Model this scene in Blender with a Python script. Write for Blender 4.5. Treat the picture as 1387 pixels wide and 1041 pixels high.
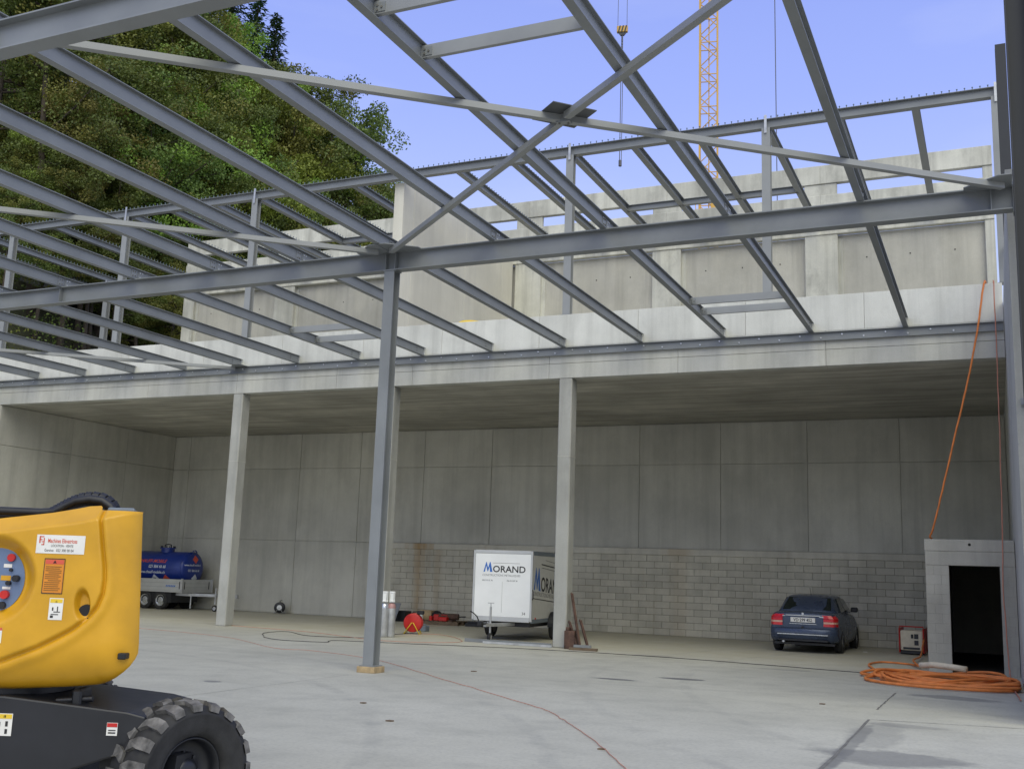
import bpy, math, random
from mathutils import Vector, Matrix
R = math.radians
for o in list(bpy.data.objects): bpy.data.objects.remove(o)
scene = bpy.context.scene
COL = scene.collection
rnd = random.Random(7)

# ------------------------------------------------------------ camera
F_PX, W_PX = 1440.6, 1387.0
YAW, PITCH, ROLL = 0.4296, 0.1750, 0.0342
CAMPOS = Vector((11.639, -24.109, 1.7115))
cd = bpy.data.cameras.new('camera'); cam = bpy.data.objects.new('camera', cd); COL.objects.link(cam)
fwd = Vector((-math.sin(YAW)*math.cos(PITCH), math.cos(YAW)*math.cos(PITCH), math.sin(PITCH)))
rt = Vector((math.cos(YAW), math.sin(YAW), 0)); up = rt.cross(fwd)
c_, s_ = math.cos(ROLL), math.sin(ROLL)
rt2, up2 = c_*rt + s_*up, c_*up - s_*rt
m = Matrix((rt2, up2, -fwd)).transposed().to_4x4(); m.translation = CAMPOS
cam.matrix_world = m
cd.sensor_fit = 'HORIZONTAL'; cd.sensor_width = 36; cd.lens = F_PX/W_PX*36
cd.clip_start = 0.05; cd.clip_end = 5000
scene.camera = cam

# ------------------------------------------------------------ sky, sun, exposure
SUN_EL, SUN_AZ = R(48), R(148)          # azimuth measured clockwise from +Y
w = bpy.data.worlds.new('World'); scene.world = w; w.use_nodes = True
nt = w.node_tree; nt.nodes.clear()
sky = nt.nodes.new('ShaderNodeTexSky'); sky.sky_type = 'NISHITA'; sky.sun_disc = False
sky.sun_elevation = SUN_EL; sky.sun_rotation = SUN_AZ
sky.air_density = 1.0; sky.dust_density = 1.6; sky.ozone_density = 1.5; sky.altitude = 500
bg = nt.nodes.new('ShaderNodeBackground'); bg.inputs[1].default_value = 0.13
ow = nt.nodes.new('ShaderNodeOutputWorld')
# thin even high haze over the whole dome: paler towards the horizon all round
tc = nt.nodes.new('ShaderNodeTexCoord'); sx = nt.nodes.new('ShaderNodeSeparateXYZ'); nt.links.new(tc.outputs['Generated'], sx.inputs[0])
cr_ = nt.nodes.new('ShaderNodeValToRGB'); nt.links.new(sx.outputs[2], cr_.inputs[0])
E0 = cr_.color_ramp.elements; E0[0].position = 0.0; E0[0].color = (.92, .95, .98, 1); E0[1].position = 1.0; E0[1].color = (.22, .30, .58, 1)
for p_, c3 in ((.14, (.82, .87, .97)), (.27, (.50, .60, .95)), (.42, (.345, .44, .94)), (.62, (.235, .315, .83))):
    e_ = E0.new(p_); e_.color = (*c3, 1)
nz_ = nt.nodes.new('ShaderNodeTexNoise'); nz_.inputs['Scale'].default_value = 3.2; nz_.inputs['Detail'].default_value = 6
mp_ = nt.nodes.new('ShaderNodeMapping'); mp_.inputs['Scale'].default_value = (1, 1, 3.5); nt.links.new(tc.outputs['Generated'], mp_.inputs[0]); nt.links.new(mp_.outputs[0], nz_.inputs[0])
wr_ = nt.nodes.new('ShaderNodeMapRange'); wr_.inputs[1].default_value = .5; wr_.inputs[2].default_value = .8; wr_.inputs[4].default_value = .35; nt.links.new(nz_.outputs[0], wr_.inputs[0])
wc_ = nt.nodes.new('ShaderNodeMix'); wc_.data_type = 'RGBA'; wc_.inputs[7].default_value = (.62, .68, .95, 1); nt.links.new(wr_.outputs[0], wc_.inputs[0]); nt.links.new(cr_.outputs[0], wc_.inputs[6])
gain = nt.nodes.new('ShaderNodeVectorMath'); gain.operation = 'SCALE'; gain.inputs['Scale'].default_value = 7.7; nt.links.new(wc_.outputs[2], gain.inputs[0])
veil = nt.nodes.new('ShaderNodeMix'); veil.data_type = 'RGBA'; veil.inputs[0].default_value = .86
nt.links.new(sky.outputs[0], veil.inputs[6]); nt.links.new(gain.outputs[0], veil.inputs[7]); nt.links.new(veil.outputs[2], bg.inputs[0]); nt.links.new(bg.outputs[0], ow.inputs[0])
sl = bpy.data.lights.new('sun', 'SUN'); sl.energy = 2.3; sl.angle = R(60); sl.color = (1, .96, .68)
so = bpy.data.objects.new('sun', sl); COL.objects.link(so)
sd = Vector((math.sin(SUN_AZ)*math.cos(SUN_EL), math.cos(SUN_AZ)*math.cos(SUN_EL), math.sin(SUN_EL)))
so.rotation_euler = sd.to_track_quat('Z', 'Y').to_euler(); so.location = (30, -40, 60)
vs = scene.view_settings; vs.view_transform = 'Standard'; vs.look = 'None'; vs.gamma = 1; vs.exposure = 0.22
vs.use_curve_mapping = False

# ------------------------------------------------------------ materials
def new_mat(name):
    mt = bpy.data.materials.new(name); mt.use_nodes = True
    n = mt.node_tree; b = n.nodes['Principled BSDF']
    return mt, n, b
def node(n, t, **kw):
    x = n.nodes.new(t)
    for k, v in kw.items(): setattr(x, k, v)
    return x
def math_n(n, op, a, b=None, clamp=False):
    x = node(n, 'ShaderNodeMath', operation=op, use_clamp=clamp)
    for i, q in enumerate((a, b)):
        if q is None: continue
        if isinstance(q, (int, float)): x.inputs[i].default_value = q
        else: n.links.new(q, x.inputs[i])
    return x.outputs[0]
def mixc(n, fac, a, b, mode='MIX'):
    x = node(n, 'ShaderNodeMix', data_type='RGBA', blend_type=mode)
    for i, q in ((0, fac), (6, a), (7, b)):
        if isinstance(q, (int, float)): x.inputs[i].default_value = q
        elif isinstance(q, tuple): x.inputs[i].default_value = (*q[:3], 1)
        else: n.links.new(q, x.inputs[i])
    return x.outputs[2]
def noise(n, vec, scale, detail=4, rough=.55):
    x = node(n, 'ShaderNodeTexNoise'); x.inputs['Scale'].default_value = scale
    x.inputs['Detail'].default_value = detail; x.inputs['Roughness'].default_value = rough
    n.links.new(vec, x.inputs['Vector']); return x.outputs[0]
def ramp(n, fac, lo, hi):
    x = node(n, 'ShaderNodeMapRange'); n.links.new(fac, x.inputs[0])
    x.inputs[1].default_value = lo; x.inputs[2].default_value = hi
    return x.outputs[0]
def mapping(n, vec, scale):
    x = node(n, 'ShaderNodeMapping'); x.inputs['Scale'].default_value = scale
    n.links.new(vec, x.inputs[0]); return x.outputs[0]
def bump(n, b, h, dist, strength=1.0):
    x = node(n, 'ShaderNodeBump'); x.inputs['Distance'].default_value = dist; x.inputs['Strength'].default_value = strength
    n.links.new(h, x.inputs['Height']); n.links.new(x.outputs[0], b.inputs['Normal'])

def plain(name, col, rough=.5, metal=0., var=.12, scale=6., bmp=0., rand=.0):
    mt, n, b = new_mat(name)
    b.inputs['Roughness'].default_value = rough; b.inputs['Metallic'].default_value = metal
    pos = node(n, 'ShaderNodeNewGeometry').outputs['Position']
    f = noise(n, pos, scale, 5)
    dark = tuple(c*(1-var*1.6) for c in col); lite = tuple(min(1, c*(1+var)) for c in col)
    cc = mixc(n, ramp(n, f, .3, .7), dark, lite)
    if rand:
        oi = node(n, 'ShaderNodeObjectInfo').outputs['Random']
        k = math_n(n, 'ADD', math_n(n, 'MULTIPLY', oi, 2*rand), 1-rand)
        x = node(n, 'ShaderNodeHueSaturation'); n.links.new(k, x.inputs['Value']); n.links.new(cc, x.inputs['Color']); cc = x.outputs[0]
    n.links.new(cc, b.inputs['Base Color'])
    rr = math_n(n, 'ADD', math_n(n, 'MULTIPLY', f, .25), rough-.12, True); n.links.new(rr, b.inputs['Roughness'])
    if bmp: bump(n, b, noise(n, pos, scale*8, 3), bmp)
    return mt

def concrete(name, col, streak=.35, blotch=.3, rand=.05, rust=0., grain=.002, hstreak=0., grime=0., stains=(), cool=(.86,.88,.92)):
    mt, n, b = new_mat(name)
    b.inputs['Roughness'].default_value = .88
    pos = node(n, 'ShaderNodeNewGeometry').outputs['Position']
    big = noise(n, pos, .45, 6, .6); mid = noise(n, pos, 2.6, 5, .6); fine = noise(n, pos, 38, 3, .6)
    st = noise(n, mapping(n, pos, (3.2, 3.2, .16)), 1.0, 5, .62)
    dk = tuple(c*(1-blotch) for c in col); lt = tuple(min(.9, c*(1+blotch*.45)) for c in col)
    cc = mixc(n, ramp(n, big, .32, .68), dk, lt)
    cc = mixc(n, math_n(n, 'MULTIPLY', ramp(n, st, .48, .74), streak), cc, tuple(c*.42 for c in col))
    cc = mixc(n, math_n(n, 'MULTIPLY', ramp(n, st, .46, .22), streak*.5), cc, tuple(min(.85, c*1.35) for c in col))
    cc = mixc(n, math_n(n, 'MULTIPLY', ramp(n, mid, .52, .8), .35), cc, tuple(c*f for c, f in zip(col, cool)))
    if hstreak:
        hs = noise(n, mapping(n, pos, (.35, 5.0, 5.0)), 1.0, 4, .6)
        cc = mixc(n, math_n(n, 'MULTIPLY', ramp(n, hs, .42, .66), hstreak), cc, tuple(c*.5 for c in col))
    if rust:
        rn = noise(n, mapping(n, pos, (1.1, 1.1, .12)), 1.0, 4, .6)
        cc = mixc(n, math_n(n, 'MULTIPLY', ramp(n, rn, .58, .74), rust), cc, (.30, .19, .07))
    if grime:
        gn = noise(n, mapping(n, pos, (1, 1, .55)), 1.15, 9, .72)
        cc = mixc(n, math_n(n, 'MULTIPLY', ramp(n, gn, .50, .66), grime), cc, tuple(c*.46 for c in col))
    if stains:
        sp = node(n, 'ShaderNodeSeparateXYZ'); n.links.new(pos, sp.inputs[0])
        for (x, hw_, k) in stains:
            d = math_n(n, 'ABSOLUTE', math_n(n, 'SUBTRACT', sp.outputs[0], x))
            d = math_n(n, 'ADD', math_n(n, 'MULTIPLY', d, 1/hw_), math_n(n, 'MULTIPLY', math_n(n, 'SUBTRACT', st, .5), 3.0))
            cc = mixc(n, math_n(n, 'MULTIPLY', ramp(n, d, 1.1, .2), k), cc, (.34, .20, .06))
    cc = mixc(n, math_n(n, 'MULTIPLY', ramp(n, fine, .35, .75), .22), cc, tuple(c*.62 for c in col))
    if rand:
        oi = node(n, 'ShaderNodeObjectInfo').outputs['Random']
        k = math_n(n, 'ADD', math_n(n, 'MULTIPLY', oi, 2*rand), 1-rand)
        x = node(n, 'ShaderNodeHueSaturation'); n.links.new(k, x.inputs['Value']); n.links.new(cc, x.inputs['Color']); cc = x.outputs[0]
    n.links.new(cc, b.inputs['Base Color'])
    bump(n, b, math_n(n, 'ADD', fine, math_n(n, 'MULTIPLY', mid, .8)), grain*2.5, .8)
    return mt

M = {}
M['conc_wall'] = concrete('cast_concrete_wall', (.56, .55, .485), .32, .2, .05, grime=.2)
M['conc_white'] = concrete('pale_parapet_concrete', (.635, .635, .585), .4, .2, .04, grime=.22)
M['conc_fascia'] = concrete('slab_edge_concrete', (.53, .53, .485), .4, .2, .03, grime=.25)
M['conc_soffit'] = concrete('board_marked_soffit', (.49, .475, .41), .0, .34, .0, hstreak=.8, grime=.3)
M['conc_upper'] = concrete('weathered_facade_concrete', (.60, .595, .525), .7, .32, .04, grime=.55)
M['conc_panel'] = concrete('facade_panel_concrete', (.52, .505, .44), .4, .2, .04, grime=.2)
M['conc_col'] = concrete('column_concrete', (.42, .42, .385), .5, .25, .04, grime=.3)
M['block'] = concrete('concrete_block', (.56, .535, .445), .25, .26, .11, rust=.3, grime=.3, stains=((-6.35, .32, .6), (-5.6, .15, .25), (2.75, .3, .15)))
M['mortar'] = concrete('block_wall_mortar', (.24, .225, .185), .2, .25, .0, rust=.5)
M['cap'] = concrete('block_wall_cap', (.60, .575, .49), .3, .25, .0, rust=.6, stains=((-6.35, .5, .8), (2.75, .5, .35)))
M['conc_wing'] = concrete('pale_cross_wall_concrete', (.68, .655, .56), .2, .12, .03, grime=.08)
M['conc_hut'] = concrete('hut_concrete', (.45, .44, .385), .3, .25, .025, grime=.25)
M['gusset'] = plain('shaded_underside_steel', (.10, .105, .11), .5, .2, .15, 3)  # dark colour stands in for the shade under the centre plate
M['joint'] = plain('joint_dark_grey', (.17, .165, .15), .9, 0, .2)  # dark grey filler of the floor joints, also on some bolts
M['steel'] = plain('grey_primer_steel', (.215, .228, .235), .38, 0, .09, 1.3, rand=.05)
M['steel_pale'] = plain('pale_grey_steel', (.27, .28, .28), .42, 0, .07, 1.5)
M['steel_shaded'] = plain('shaded_grey_steel', (.032, .035, .042), .7, 0, .15, 1.5)  # near-black puts the shade on the right-hand grey posts into their colour
M['galv'] = plain('galvanised_steel', (.50, .51, .52), .42, .55, .14, 5)
M['bolt'] = plain('zinc_bolt', (.62, .63, .64), .35, .6, .1, 9)
M['stud'] = plain('shear_stud', (.16, .20, .23), .5, .3, .1, 9)
M['black'] = plain('black_paint', (.012, .013, .017), .42, 0, .25, 3)
M['rubber'] = plain('black_rubber', (.022, .022, .023), .75, 0, .35, 9, .0015)
M['lug'] = plain('dusty_tread_rubber', (.135, .13, .125), .85, 0, .45, 12, .0015)
M['hose_black'] = plain('black_hose', (.018, .018, .02), .5, 0, .2, 12)
M['yellow'] = plain('yellow_cowl_paint', (.60, .315, .012), .38, 0, .09, 3.5)
M['panel_grey'] = plain('control_panel_grey', (.13, .19, .33), .4, 0, .05)
M['lid_grey'] = plain('grey_plastic', (.16, .19, .22), .5, 0, .1)
M['white'] = plain('white_paint', (.80, .81, .80), .35, 0, .03, 2)
M['offwhite'] = plain('off_white_label', (.72, .71, .68), .5, 0, .04)
M['red'] = plain('red_paint', (.52, .018, .014), .4, 0, .12)
M['orange_label'] = plain('orange_label', (.62, .22, .015), .5, 0, .06)
M['ink'] = plain('black_print', (.02, .02, .022), .5, 0, .0)
M['ink_red'] = plain('red_print', (.60, .09, .05), .5, 0, .0)
M['ink_grey'] = plain('grey_print', (.17, .17, .18), .5, 0, .0)
M['ink_blue'] = plain('blue_print', (.03, .14, .48), .5, 0, .0)
M['ink_white'] = plain('white_print', (.62, .66, .72), .5, 0, .0)
M['tank_blue'] = plain('blue_tank_paint', (.012, .035, .23), .32, 0, .12, 2)
M['alu'] = plain('aluminium_side_board', (.52, .53, .53), .4, .35, .06, 3)
M['white_shaded'] = plain('shaded_white_panel', (.56, .56, .53), .45, 0, .04)  # greyer than the white front: side shade put into the colour
M['car_blue'] = plain('blue_metallic_paint', (.055, .075, .125), .28, .3, .05, 4)
M['glass'] = plain('dark_glass', (.012, .018, .017), .06, 0, .0)
M['tail_red'] = plain('red_lens', (.58, .012, .016), .18, 0, .05)
M['tail_clear'] = plain('pale_lens', (.62, .36, .26), .18, 0, .05)
M['chrome'] = plain('silver_trim', (.55, .57, .60), .25, .7, .04)
M['rust'] = plain('rusty_steel', (.11, .062, .045), .85, .1, .4, 7, .002)
M['wood'] = plain('raw_timber', (.42, .31, .17), .8, 0, .2, 9)
M['wood_dark'] = plain('weathered_timber', (.16, .115, .075), .85, 0, .25, 9)
M['orange'] = plain('orange_hose', (.70, .215, .05), .6, 0, .14, 6)
M['orange_thin'] = plain('red_orange_cord', (.52, .22, .15), .6, 0, .1)
M['beige'] = plain('beige_pipe_wrap', (.62, .56, .43), .7, 0, .1)
M['crane'] = plain('yellow_crane_paint', (.62, .37, .07), .5, 0, .1, .5)
M['rope'] = plain('wire_rope', (.12, .12, .14), .6, .3, .1)
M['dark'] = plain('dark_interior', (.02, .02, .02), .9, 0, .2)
M['bark'] = plain('bark', (.075, .06, .045), .9, 0, .3, 4, .02)
M['earth'] = plain('wooded_slope_soil', (.035, .038, .018), .95, 0, .4, .8, .05)

def foliage(name, col, col2, trans=.25):
    mt, n, b = new_mat(name)
    pos = node(n, 'ShaderNodeNewGeometry').outputs['Position']
    oi = node(n, 'ShaderNodeObjectInfo').outputs['Random']
    f = noise(n, pos, .9, 4, .6)
    g = node(n, 'ShaderNodeNewGeometry').outputs['Random Per Island']
    a = math_n(n, 'ADD', math_n(n, 'MULTIPLY', g, .55), math_n(n, 'MULTIPLY', f, .6), True)
    cc = mixc(n, a, col, col2)
    x = node(n, 'ShaderNodeHueSaturation'); n.links.new(cc, x.inputs['Color'])
    n.links.new(math_n(n, 'ADD', math_n(n, 'MULTIPLY', oi, .05), .478), x.inputs['Hue'])
    n.links.new(math_n(n, 'ADD', math_n(n, 'MULTIPLY', oi, .5), .78), x.inputs['Value'])
    n.links.new(x.outputs[0], b.inputs['Base Color']); b.inputs['Roughness'].default_value = .6
    t = node(n, 'ShaderNodeBsdfTranslucent'); n.links.new(x.outputs[0], t.inputs[0])
    ms = node(n, 'ShaderNodeMixShader'); ms.inputs[0].default_value = trans
    n.links.new(b.outputs[0], ms.inputs[1]); n.links.new(t.outputs[0], ms.inputs[2])
    n.links.new(ms.outputs[0], n.nodes['Material Output'].inputs[0])
    return mt
M['leaf_green'] = foliage('leaf_bright_green', (.12, .20, .024), (.30, .39, .055))
M['leaf_dark'] = foliage('leaf_dark_green', (.06, .10, .022), (.165, .215, .038))
M['leaf_olive'] = foliage('leaf_autumn_olive', (.11, .122, .024), (.27, .27, .05))
M['needle'] = foliage('needle_green', (.03, .065, .03), (.08, .13, .055), .1)

def floor_mat():
    mt, n, b = new_mat('worn_concrete_floor')
    pos = node(n, 'ShaderNodeNewGeometry').outputs['Position']
    big = noise(n, pos, .22, 7, .62); mid = noise(n, pos, 1.4, 6, .65); fine = noise(n, pos, 22, 4, .65)
    dr = noise(n, mapping(n, pos, (.25, 1.3, 1)), .9, 5, .6)
    col = (.50, .505, .495)
    cc = mixc(n, ramp(n, big, .35, .66), (.425, .415, .345), (.535, .522, .44))
    cc = mixc(n, math_n(n, 'MULTIPLY', ramp(n, mid, .46, .72), .6), cc, (.335, .33, .28))
    cc = mixc(n, math_n(n, 'MULTIPLY', ramp(n, dr, .5, .75), .45), cc, (.57, .56, .475))
    cc = mixc(n, math_n(n, 'MULTIPLY', ramp(n, fine, .45, .75), .45), cc, (.26, .255, .225))
    sp = node(n, 'ShaderNodeSeparateXYZ'); n.links.new(pos, sp.inputs[0])
    yb = ramp(n, sp.outputs[1], -3.0, 1.5)          # sandy dust kept under the roof
    cc = mixc(n, math_n(n, 'MULTIPLY', math_n(n, 'MULTIPLY', yb, ramp(n, mid, .25, .7)), .6), cc, (.48, .44, .31))
    wob = noise(n, pos, 1.7, 5, .65)
    for (x, y, rad_, wd_, k) in ((-6, -21, 15.2, .13, .28), (-6, -21, 13.5, .13, .26), (22, -2, 17.4, .12, .22), (22, -2, 15.8, .12, .22), (3, 12, 19.5, .11, .18)):
        dx = math_n(n, 'SUBTRACT', sp.outputs[0], x); dy = math_n(n, 'SUBTRACT', sp.outputs[1], y)
        d = math_n(n, 'SQRT', math_n(n, 'ADD', math_n(n, 'MULTIPLY', dx, dx), math_n(n, 'MULTIPLY', dy, dy)))
        d = math_n(n, 'ABSOLUTE', math_n(n, 'SUBTRACT', d, rad_))
        kk = math_n(n, 'MULTIPLY', ramp(n, d, wd_, wd_*.4), math_n(n, 'MULTIPLY', ramp(n, wob, .38, .62), k))
        cc = mixc(n, kk, cc, (.22, .22, .205))
    rough = None
    # old damp spots: centre, half size, strength
    for (x, y, a, c, k) in ((5.62, -6.4, .42, .17, .95), (6.55, -5.5, .40, .17, .95), (10.09, -11.6, .10, 2.2, .55), (10.07, -14, .10, 2.0, .5), (1.07, -11.2, .16, .12, .7),
                            (10.95, -5.35, .75, .33, .6), (10.55, -12.3, .75, .55, .62), (10.25, -10.6, .35, 1.2, .3),
                            (7.7, -2.0, .7, .18, .45), (4.6, -.6, .6, .35, .25), (10.5, -9.5, .5, .2, .35)):
        dx = math_n(n, 'MULTIPLY', math_n(n, 'SUBTRACT', sp.outputs[0], x), 1/a)
        dy = math_n(n, 'MULTIPLY', math_n(n, 'SUBTRACT', sp.outputs[1], y), 1/c)
        d = math_n(n, 'SQRT', math_n(n, 'ADD', math_n(n, 'MULTIPLY', dx, dx), math_n(n, 'MULTIPLY', dy, dy)))
        d = math_n(n, 'ADD', d, math_n(n, 'MULTIPLY', math_n(n, 'SUBTRACT', wob, .5), 1.6))
        cc = mixc(n, math_n(n, 'MULTIPLY', ramp(n, d, 1.05, .75), k), cc, (.15, .15, .145))
    n.links.new(cc, b.inputs['Base Color'])
    n.links.new(math_n(n, 'ADD', math_n(n, 'MULTIPLY', mid, .3), .48), b.inputs['Roughness'])
    bump(n, b, math_n(n, 'ADD', fine, mid), .004, .6)
    return mt
M['floor'] = floor_mat()
M['ground'] = plain('gravelly_ground', (.30, .285, .25), .95, 0, .25, .5, .02)

# ------------------------------------------------------------ mesh builder
def frame(axis):
    a = Vector(axis).normalized()
    h = Vector((0, 0, 1)) if abs(a.z) < .95 else Vector((0, 1, 0))
    x = h.cross(a).normalized(); y = a.cross(x)
    return x, y, a
class MB:
    def __init__(s): s.v = []; s.f = []; s.m = []; s.s = []
    def add(s, vs, fs, mat=0, smooth=False):
        k = len(s.v); s.v += [tuple(q) for q in vs]
        for f in fs: s.f.append(tuple(i+k for i in f)); s.m.append(mat); s.s.append(smooth)
        return s
    def box(s, x0, y0, z0, x1, y1, z1, mat=0):
        v = [(x, y, z) for z in (z0, z1) for y in (y0, y1) for x in (x0, x1)]
        return s.add(v, [(0,2,3,1),(4,5,7,6),(0,1,5,4),(2,6,7,3),(0,4,6,2),(1,3,7,5)], mat)
    def cbox(s, x0, y0, z0, x1, y1, z1, c=.01, mat=0):
        # box with chamfered vertical+horizontal edges (26-face)
        v = []; idx = {}
        X = (x0, x1); Y = (y0, y1); Z = (z0, z1)
        for i in (0,1):
            for j in (0,1):
                for k in (0,1):
                    sx, sy, sz = (c if i == 0 else -c), (c if j == 0 else -c), (c if k == 0 else -c)
                    idx[i,j,k] = len(v)
                    v += [(X[i], Y[j]+sy, Z[k]+sz), (X[i]+sx, Y[j], Z[k]+sz), (X[i]+sx, Y[j]+sy, Z[k])]
        f = []
        def q(a, b_, c2, d): f.append((a, b_, c2, d))
        I = idx
        q(I[0,0,0], I[0,0,1], I[0,1,1], I[0,1,0]); q(I[1,0,0], I[1,1,0], I[1,1,1], I[1,0,1])
        q(I[0,0,0]+1, I[1,0,0]+1, I[1,0,1]+1, I[0,0,1]+1); q(I[0,1,0]+1, I[0,1,1]+1, I[1,1,1]+1, I[1,1,0]+1)
        q(I[0,0,0]+2, I[0,1,0]+2, I[1,1,0]+2, I[1,0,0]+2); q(I[0,0,1]+2, I[1,0,1]+2, I[1,1,1]+2, I[0,1,1]+2)
        for k in (0,1):
            for i in (0,1): q(I[i,0,k], I[i,1,k], I[i,1,k]+2, I[i,0,k]+2)
            for j in (0,1): q(I[0,j,k]+1, I[1,j,k]+1, I[1,j,k]+2, I[0,j,k]+2)
        for i in (0,1):
            for j in (0,1): q(I[i,j,0], I[i,j,1], I[i,j,1]+1, I[i,j,0]+1)
        for t in I.values(): f.append((t, t+1, t+2))
        return s.add(v, f, mat)
    def obox(s, c, ax, ay, az, mat=0):
        c, ax, ay, az = map(Vector, (c, ax, ay, az)); v = [c+i*ax+j*ay+k*az for k in (-1,1) for j in (-1,1) for i in (-1,1)]
        return s.add(v, [(0,2,3,1),(4,5,7,6),(0,1,5,4),(2,6,7,3),(0,4,6,2),(1,3,7,5)], mat)
    def bar(s, p0, p1, w, h, mat=0):
        p0, p1 = Vector(p0), Vector(p1); x, y, a = frame(p1-p0)
        return s.obox((p0+p1)/2, x*w/2, y*h/2, (p1-p0)/2, mat)
    def cyl(s, p0, p1, r0, r1=None, n=12, mat=0, smooth=True, caps=True):
        r1 = r0 if r1 is None else r1; p0, p1 = Vector(p0), Vector(p1); x, y, a = frame(p1-p0)
        v = []
        for p, r in ((p0, r0), (p1, r1)):
            for i in range(n):
                t = 2*math.pi*i/n; v.append(p + r*(math.cos(t)*x + math.sin(t)*y))
        s.add(v, [(i, (i+1) % n, n+(i+1) % n, n+i) for i in range(n)], mat, smooth)
        if caps: s.add(v, [tuple(range(n-1, -1, -1)), tuple(range(n, 2*n))], mat)
        return s
    def tube(s, path, r, n=6, mat=0, taper=None, caps=True):
        P = [Vector(p) for p in path]; x = None; rings = []
        for i, p in enumerate(P):
            d = (P[min(i+1, len(P)-1)] - P[max(i-1, 0)]).normalized()
            if x is None: x = frame(d)[0]
            x = (x - d*x.dot(d)).normalized(); y = d.cross(x); rr = r if taper is None else taper[i]
            rings += [p + rr*(math.cos(2*math.pi*k/n)*x + math.sin(2*math.pi*k/n)*y) for k in range(n)]
        fs = [(i*n+k, i*n+(k+1) % n, (i+1)*n+(k+1) % n, (i+1)*n+k) for i in range(len(P)-1) for k in range(n)]
        if caps: fs += [tuple(range(n-1, -1, -1)), tuple(range((len(P)-1)*n, len(P)*n))]
        return s.add(rings, fs, mat, True)
    def lathe(s, prof, o, axis, n=24, mat=0, smooth=True):
        x, y, a = frame(axis); o = Vector(o); v = []
        for r, h in prof:
            v += [o + a*h + r*(math.cos(2*math.pi*k/n)*x + math.sin(2*math.pi*k/n)*y) for k in range(n)]
        fs = [(i*n+k, i*n+(k+1) % n, (i+1)*n+(k+1) % n, (i+1)*n+k) for i in range(len(prof)-1) for k in range(n)]
        return s.add(v, fs, mat, smooth)
    def prism(s, poly, o, u, v, wv, mat=0):
        o, u, v, wv = map(Vector, (o, u, v, wv)); k = len(poly)
        a = [o + p[0]*u + p[1]*v for p in poly]; b = [q+wv for q in a]
        s.add(a+b, [(i, (i+1) % k, k+(i+1) % k, k+i) for i in range(k)] + [tuple(range(k-1, -1, -1)), tuple(range(k, 2*k))], mat)
        return s
    def ibeam(s, p0, p1, h, w, tw=.008, tf=.013, upv=(0,0,1), mat=0):
        # centred on the axis
        p0, p1 = Vector(p0), Vector(p1); a = (p1-p0).normalized(); upv = Vector(upv)
        z = (upv - a*upv.dot(a)).normalized(); x = a.cross(z)
        H, Wd, t = h/2, w/2, tw/2
        poly = [(-Wd,-H),(Wd,-H),(Wd,-H+tf),(t,-H+tf),(t,H-tf),(Wd,H-tf),(Wd,H),(-Wd,H),(-Wd,H-tf),(-t,H-tf),(-t,-H+tf),(-Wd,-H+tf)]
        A = [p0 + q[0]*x + q[1]*z for q in poly]; B = [p1 + q[0]*x + q[1]*z for q in poly]
        k = 12
        s.add(A+B, [(i, (i+1) % k, k+(i+1) % k, k+i) for i in range(k)], mat)
        for off in (0, k):
            s.add([(A+B)[off+i] for i in range(k)], [(0,1,2,11),(2,3,10,11),(3,4,9,10),(4,5,8,9),(5,6,7,8)], mat)
        return s
    def chan(s, p0, p1, h, w, t=.01, side=(0,-1,0), mat=0):
        # U channel, web against the wall, flanges pointing to side
        p0, p1 = Vector(p0), Vector(p1); a = (p1-p0).normalized(); sd_ = Vector(side); z = Vector((0,0,1))
        for poly in ([(0,0),(t,0),(t,h),(0,h)], [(t,h-t),(w,h-t),(w,h),(t,h)], [(t,0),(w,0),(w,t),(t,t)]):
            s.prism(poly, p0, sd_, z, p1-p0, mat)
        return s
    def build(s, name, mats, parent=None, loc=None, rotz=0, bevel=0, seg=2):
        me = bpy.data.meshes.new(name); me.from_pydata(s.v, [], s.f)
        mats = mats if isinstance(mats, (list, tuple)) else [mats]
        for q in mats: me.materials.append(M[q] if isinstance(q, str) else q)
        me.polygons.foreach_set('material_index', s.m); me.polygons.foreach_set('use_smooth', s.s); me.update()
        o = bpy.data.objects.new(name, me); COL.objects.link(o)
        if parent: o.parent = parent
        if loc is not None: o.location = loc
        if rotz: o.rotation_euler = (0, 0, rotz)
        if bevel:
            b = o.modifiers.new('bevel', 'BEVEL'); b.width = bevel; b.segments = seg; b.limit_method = 'ANGLE'; b.angle_limit = R(35)
        return o
def tag(o, label, cat, group=None, kind=None):
    o['label'] = label; o['category'] = cat
    if group: o['group'] = group
    if kind: o['kind'] = kind
    return o
def structure(o): o['kind'] = 'structure'; return o
def thing(name, label, cat, loc=(0,0,0), rotz=0, group=None):
    o = bpy.data.objects.new(name, None); o.empty_display_size = .2; COL.objects.link(o)
    o.location = loc; o.rotation_euler = (0, 0, rotz); return tag(o, label, cat, group)
def clone(o, parent=None, loc=None, label=None):
    c = o.copy(); COL.objects.link(c); c.parent = parent
    if loc is not None: c.location = loc
    if label: c['label'] = label
    for ch in o.children: clone(ch, c)
    return c
_tc = {}
def text_geo(txt, size, align='LEFT', bold=0., sx=1., shear=0.):
    cu = bpy.data.curves.new('t', 'FONT'); cu.body = txt; cu.size = size; cu.align_x = align; cu.offset = bold; cu.shear = shear
    cu.resolution_u = 3
    ob = bpy.data.objects.new('t', cu); COL.objects.link(ob)
    dg = bpy.context.evaluated_depsgraph_get(); me = ob.evaluated_get(dg).to_mesh()
    v = [(p.co.x*sx, p.co.y) for p in me.vertices]; f = [tuple(p.vertices) for p in me.polygons]
    ob.evaluated_get(dg).to_mesh_clear(); bpy.data.objects.remove(ob); bpy.data.curves.remove(cu)
    return v, f
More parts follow.
